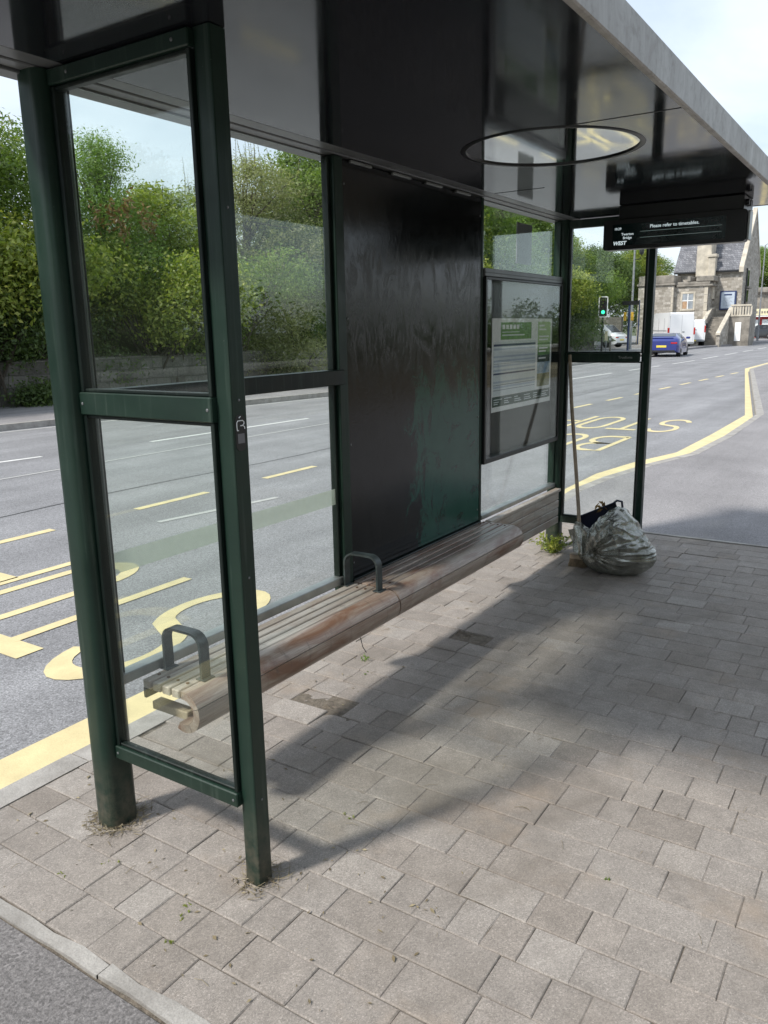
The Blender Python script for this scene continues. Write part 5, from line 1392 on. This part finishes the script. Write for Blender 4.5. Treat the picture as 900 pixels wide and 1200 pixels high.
# ------------------------------------------------------------------ kiosk, tower, lamps, signals
KI = thing('kiosk', (-14.3, 101, -.1), 'small shop kiosk with a cream fascia sign and red front beyond the chapel', 'kiosk')
m = MB(); m.box(-16.3, -12.9, 100, 103, -.1, 2.3); m.build('wall', M['red'], KI); m = MB(); m.box(-16.5, -12.2, 99.3, 103.2, 2.3, 2.42); m.build('canopy', M['white'], KI)
m = MB(); m.box(-16.4, -13.4, 99.25, 99.35, 2.45, 3.15, bev=.02); m.build('fascia_sign', M['cream'], KI); m = MB(); m.box(-15.7, -14.9, 99.9, 99.99, .2, 2.0); m.box(-14.5, -13.3, 99.9, 99.99, .9, 2.0); m.build('window', M['offwhite'], KI)
m = MB()
for k in range(5): m.box(-15.1 + k * .27, -14.95 + k * .27, 99.22, 99.249, 2.68, 2.92)
m.build('sign_lettering', M['darkstone'], KI)
TW = thing('stone_tower', (-16, 108, -.1), 'round dark stone tower with a projecting ledge behind the kiosk', 'tower')
m = MB(); m.lathe((-15.6, 108, -.1), [(2.4, 0), (2.4, 5.0)], 28); m.build('drum', M['darkstone'], TW); m = MB(); m.lathe((-15.6, 108, 4.9), [(2.4, 0), (2.9, .25), (2.9, .7), (2.5, .8)], 28); m.build('ledge', M['darkstone'], TW)
m = MB(); m.box(-13.0, 14, 109, 109.6, -.1, 4.2); tag(m.build('stone_wall', M['darkstone']), 'tall dark stone retaining wall at the end of the road on the right', 'wall')
def street_lamp(loc, h, dirx, label, arm=1.6):
    T = thing('street_lamp', loc, label, 'street lamp'); x, y, z = loc
    m = MB(); m.tube([(x, y, z), (x, y, z + 1.2), (x, y, z + 1.21), (x, y, z + h)], [.11, .11, .075, .05], 10); m.build('column', M['grey'], T, smooth=True)
    m = MB(); m.tube([(x, y, z + h), (x + dirx * .15, y, z + h + .1), (x + dirx * arm, y, z + h + .28)], .035, 8); m.build('arm', M['grey'], T, smooth=True)
    xa, xb = sorted((x + dirx * arm, x + dirx * (arm + .7))); m = MB(); m.box(xa, xb, y - .13, y + .13, z + h + .2, z + h + .34, bev=.05); m.build('lantern', M['dullalu'], T)
street_lamp((-12.35, 83.2, -.05), 8.6, 1, 'tall street lamp with a long arm over the road just right of the chapel', 2.2)
CP = thing('camera_pole', (-16.9, 58, -.05), 'tall slim pole carrying a traffic camera, seen under the departure display', 'camera pole')
m = MB(); m.tube([(-16.9, 58, -.05), (-16.9, 58, 8.5)], [.09, .06], 10); m.build('column', M['grey'], CP, smooth=True)
m = MB(); m.tube([(-16.9, 58, 6.05), (-16.45, 58, 6.1), (-16.42, 58, 6.35)], .03, 8); m.lathe((-16.42, 58, 6.35), [(.05, 0), (.15, .08), (.17, .3), (.10, .45)], 14); m.build('camera_head', M['black'], CP, smooth=True)
def signal(loc, rz, label, lit):
    T = thing('traffic_light', loc, label, 'traffic light', rz)
    m = MB(); m.tube([(0, 0, 0), (0, 0, 3.5)], .057, 10); m.build('pole', M['black'], T, local=True, smooth=True)
    m = MB(); m.prism([(p[0], p[1]) for p in rrect(0, 2.95, .27, .60, .10, 4)], 'y', -.20, -.17); BBd = m.build('backing_board', M['plate_w'], T, local=True)
    m = MB(); m.prism([(p[0], p[1]) for p in rrect(0, 2.95, .215, .545, .08, 4)], 'y', -.206, -.2005); m.build('board_face', M['black'], BBd, local=True)
    m = MB(); m.box(-.15, .15, -.168, .0, 2.47, 3.43, bev=.02); m.build('signal_head', M['black'], T, local=True)
    for i, zz in enumerate((3.25, 2.95, 2.65)):
        m = MB(); m.lathe((0, -.235, zz), [(.001, 0), (.105, .0), (.105, .028), (.001, .028)], 18, 'y'); m.build('lens', M['signal_green'] if (lit and i == 2) else M['lens_dark'], T, local=True)
        m = MB()
        for a in range(0, 181, 20):
            c_, s_ = math.cos(math.radians(a)), math.sin(math.radians(a)); m.box(c_ * .12 - .02, c_ * .12 + .02, -.36, -.235, zz + s_ * .12 - .008, zz + s_ * .12 + .008)
        m.build('hood', M['black'], T, local=True)
    return T
signal((-15.66, 47.9, -.25), .31, 'traffic light showing green with a white-edged backing board on the far footway', True)
SP = thing('signal_post', (-15.75, 53.5, -.05), 'dark signal post with yellow boxes and an overhead bar right of the green traffic light', 'signal post')
m = MB(); m.tube([(-15.75, 53.5, -.05), (-15.75, 53.5, 3.0)], .07, 10); m.tube([(-15.2, 53.8, .4), (-15.2, 53.8, 3.2)], .04, 8); m.build('pole', M['navyprint'], SP)
for xx in (-15.99, -15.52):
    m = MB(); m.box(xx - .08, xx + .08, 53.35, 53.5, 1.9, 2.45, bev=.02); m.build('yellow_box', M['pot_yellow'], SP)
m = MB(); m.box(-16.2, -15.1, 53.4, 53.5, 2.9, 3.15); m.build('signal_bar', M['black'], SP)
BO = thing('marker_post', (-16.5, 52.2, -.05), 'short pale marker post between the traffic light and the signal post', 'post')
m = MB(); m.box(-16.56, -16.44, 52.15, 52.25, -.05, .95, bev=.02); m.build('post', M['darkstone'], BO); m = MB(); m.box(-16.562, -16.438, 52.14, 52.149, .7, .85); m.build('reflector', M['white'], BO)
YM = thing('marker_sign', (-15.3, 47.6, -.05), 'small yellow and white sign low beside the green traffic light', 'sign')
m = MB(); m.tube([(-15.3, 47.6, -.05), (-15.3, 47.6, 1.0)], .03, 8); m.build('post', M['grey'], YM); m = MB(); m.box(-15.39, -15.21, 47.55, 47.58, .75, 1.30, bev=.01); m.build('plate', M['cream'], YM)

# ------------------------------------------------------------------ trees beyond the chapel
random.seed(3)
FG = 'trees beyond the chapel'
for (k, x, y_, z, s_, sz, lb) in [
 ('mid', -24, 84, 2, 1.5, 1.15, 'tree behind the chapel roof on its left'), ('yel', -21.6, 76, 2.6, 1.15, .95, 'yellow-green tree rising left of the chapel wing'), ('dark', -24, 72, 2, 1.4, 1.1, 'dark tree furthest left behind the chapel wing'),
 ('mid', -16.5, 116, 1.2, 1.8, 1.45, 'mid green tree right of the street lamp beyond the kiosk'), ('yel', -12, 113, .8, 1.5, 1.3, 'yellow-green tree over the stone tower'), ('mid', -7, 120, 1, 1.8, 1.45, 'large tree at the right edge beyond the tall stone wall'),
 ('light', -18.5, 121, 6, 1.6, .9, 'wispy pale tree top beside the street lamp'), ('dark', -1, 122, 1, 1.8, 1.4, 'dark tree beyond the end of the road, out to the right'),
 ('dark', -29, 66, 1, 1.7, 1.3, 'dark tree up the side road'), ('mid', -25.5, 60, 1, 1.5, 1.2, 'mid green tree up the side road')]:
    put(k, x, y_, z, s_, random.uniform(0, 6.3), lb, sz, FG)

# ------------------------------------------------------------------ the garden wall and hedge on the near side of the footway (seen in the reflections)
m = MB(); m.box(5.6, 5.95, -25, 60, -.05, .95)
GW = m.build('garden_wall', M['tanstone']); tag(GW, 'low tan stone wall along the back of the near footway', 'wall')
m = MB(); m.box(5.54, 6.01, -25, 60, .95, 1.05, bev=.02); m.build('coping', M['kerb'], GW)
hb = [(0, k * .9, 1.0 + .25 * math.sin(k * 1.7), .55, .8, 1.1) for k in range(-6, 7)]
HE = thing('hedge', (6.9, 0, 0), 'dark clipped hedge behind the low tan wall', 'hedge')
me = leaf_mesh('foliage', hb, 22000, .06, seed=31); me.materials.append(M['leaf_dark']); o = bpy.data.objects.new('foliage', me); COL.objects.link(o); o.parent = HE
m = MB()
for k in range(-6, 7): m.tube([(0, k * .9, 0), (0, k * .9, .9)], [.03, .015], 6)
m.build('stems', M['bark'], HE, local=True)
for k, yy in enumerate((11.5, 23, 34.5)):
    c = copy_tree(HE); c.location = (6.9, yy, 0); c.rotation_euler = (0, 0, PI * (k % 2))
    c['label'] = ['dark hedge behind the tan wall, second length beyond the shelter', 'dark hedge behind the tan wall, third length', 'dark hedge behind the tan wall, farthest length'][k]
    c['group'] = 'lengths of hedge behind the tan wall'
HE['group'] = 'lengths of hedge behind the tan wall'
HE['label'] = 'dark hedge behind the tan wall, the length facing the shelter'

random.seed(12)
for i, (k, y_) in enumerate((('mid', 3.0), ('dark', -1.5), ('yel', -6.0), ('mid', -11.0), ('dark', -16.0), ('light', -21.0))):
    put(k, wall_x(y_) - 2.2, y_, .9, 1.25, random.uniform(0, 6.3), 'tree on the far bank behind the viewpoint, %s going back from the shelter' % ('first', 'second', 'third', 'fourth', 'fifth', 'sixth')[i], 1.2, TG)
    put(('bdark', 'bmid')[i % 2], wall_x(y_) - .6, y_ + 1.5, .4, 1.5, 0, 'bush on the far wall behind the viewpoint, %s going back from the shelter' % ('first', 'second', 'third', 'fourth', 'fifth', 'sixth')[i], None, BGp)
m = MB(); m.box(-45, -20.5, 67.5, 68.0, -.1, 2.3); tag(m.build('stone_wall', M['wallstone']), 'dark stone wall along the side road behind the signal post', 'wall')
for i, (k, x) in enumerate((('bdark', -23), ('bmid', -27), ('bdark', -31))): put(k, x, 69.2, 1.6, 2.0, 1.57, ('right', 'middle', 'left')[i] + ' bush over the side road wall', None, 'bushes over the side road wall')
for (k, x, y_, s_, sz, lb) in [  # unseen trees added to darken the glass reflections and the posts
 ('dark', 9.4, -9, 1.2, 1.2, 'added unseen dark tree behind the hedge, level with the road sign end of the near footway'), ('mid', 9.2, -4.5, 1.25, 1.2, 'added unseen mid green tree behind the near hedge'),
 ('dark', 9.3, 0, 1.2, 1.15, 'added unseen dark tree behind the near hedge facing the shelter front'), ('mid', 9.6, 4.5, 1.2, 1.1, 'added unseen mid green tree behind the near hedge facing the far bay'),
 ('dark', 9.4, 8.6, 1.1, 1.05, 'added unseen dark tree last but one in the row behind the near hedge'), ('mid', 9.9, 11.6, 1.0, .9, 'added unseen mid green tree at the far end of the row behind the near hedge'),
 ('dark', -1.5, -15, 1.2, 1.2, 'added unseen dark tree on the near footway, left of two'), ('mid', 3.2, -14, 1.3, 1.3, 'added unseen mid green tree on the near footway, right of two')]:
    put(k, x, y_, 0, s_, random.uniform(0, 6.3), lb, sz, 'unseen trees added to darken the reflections')
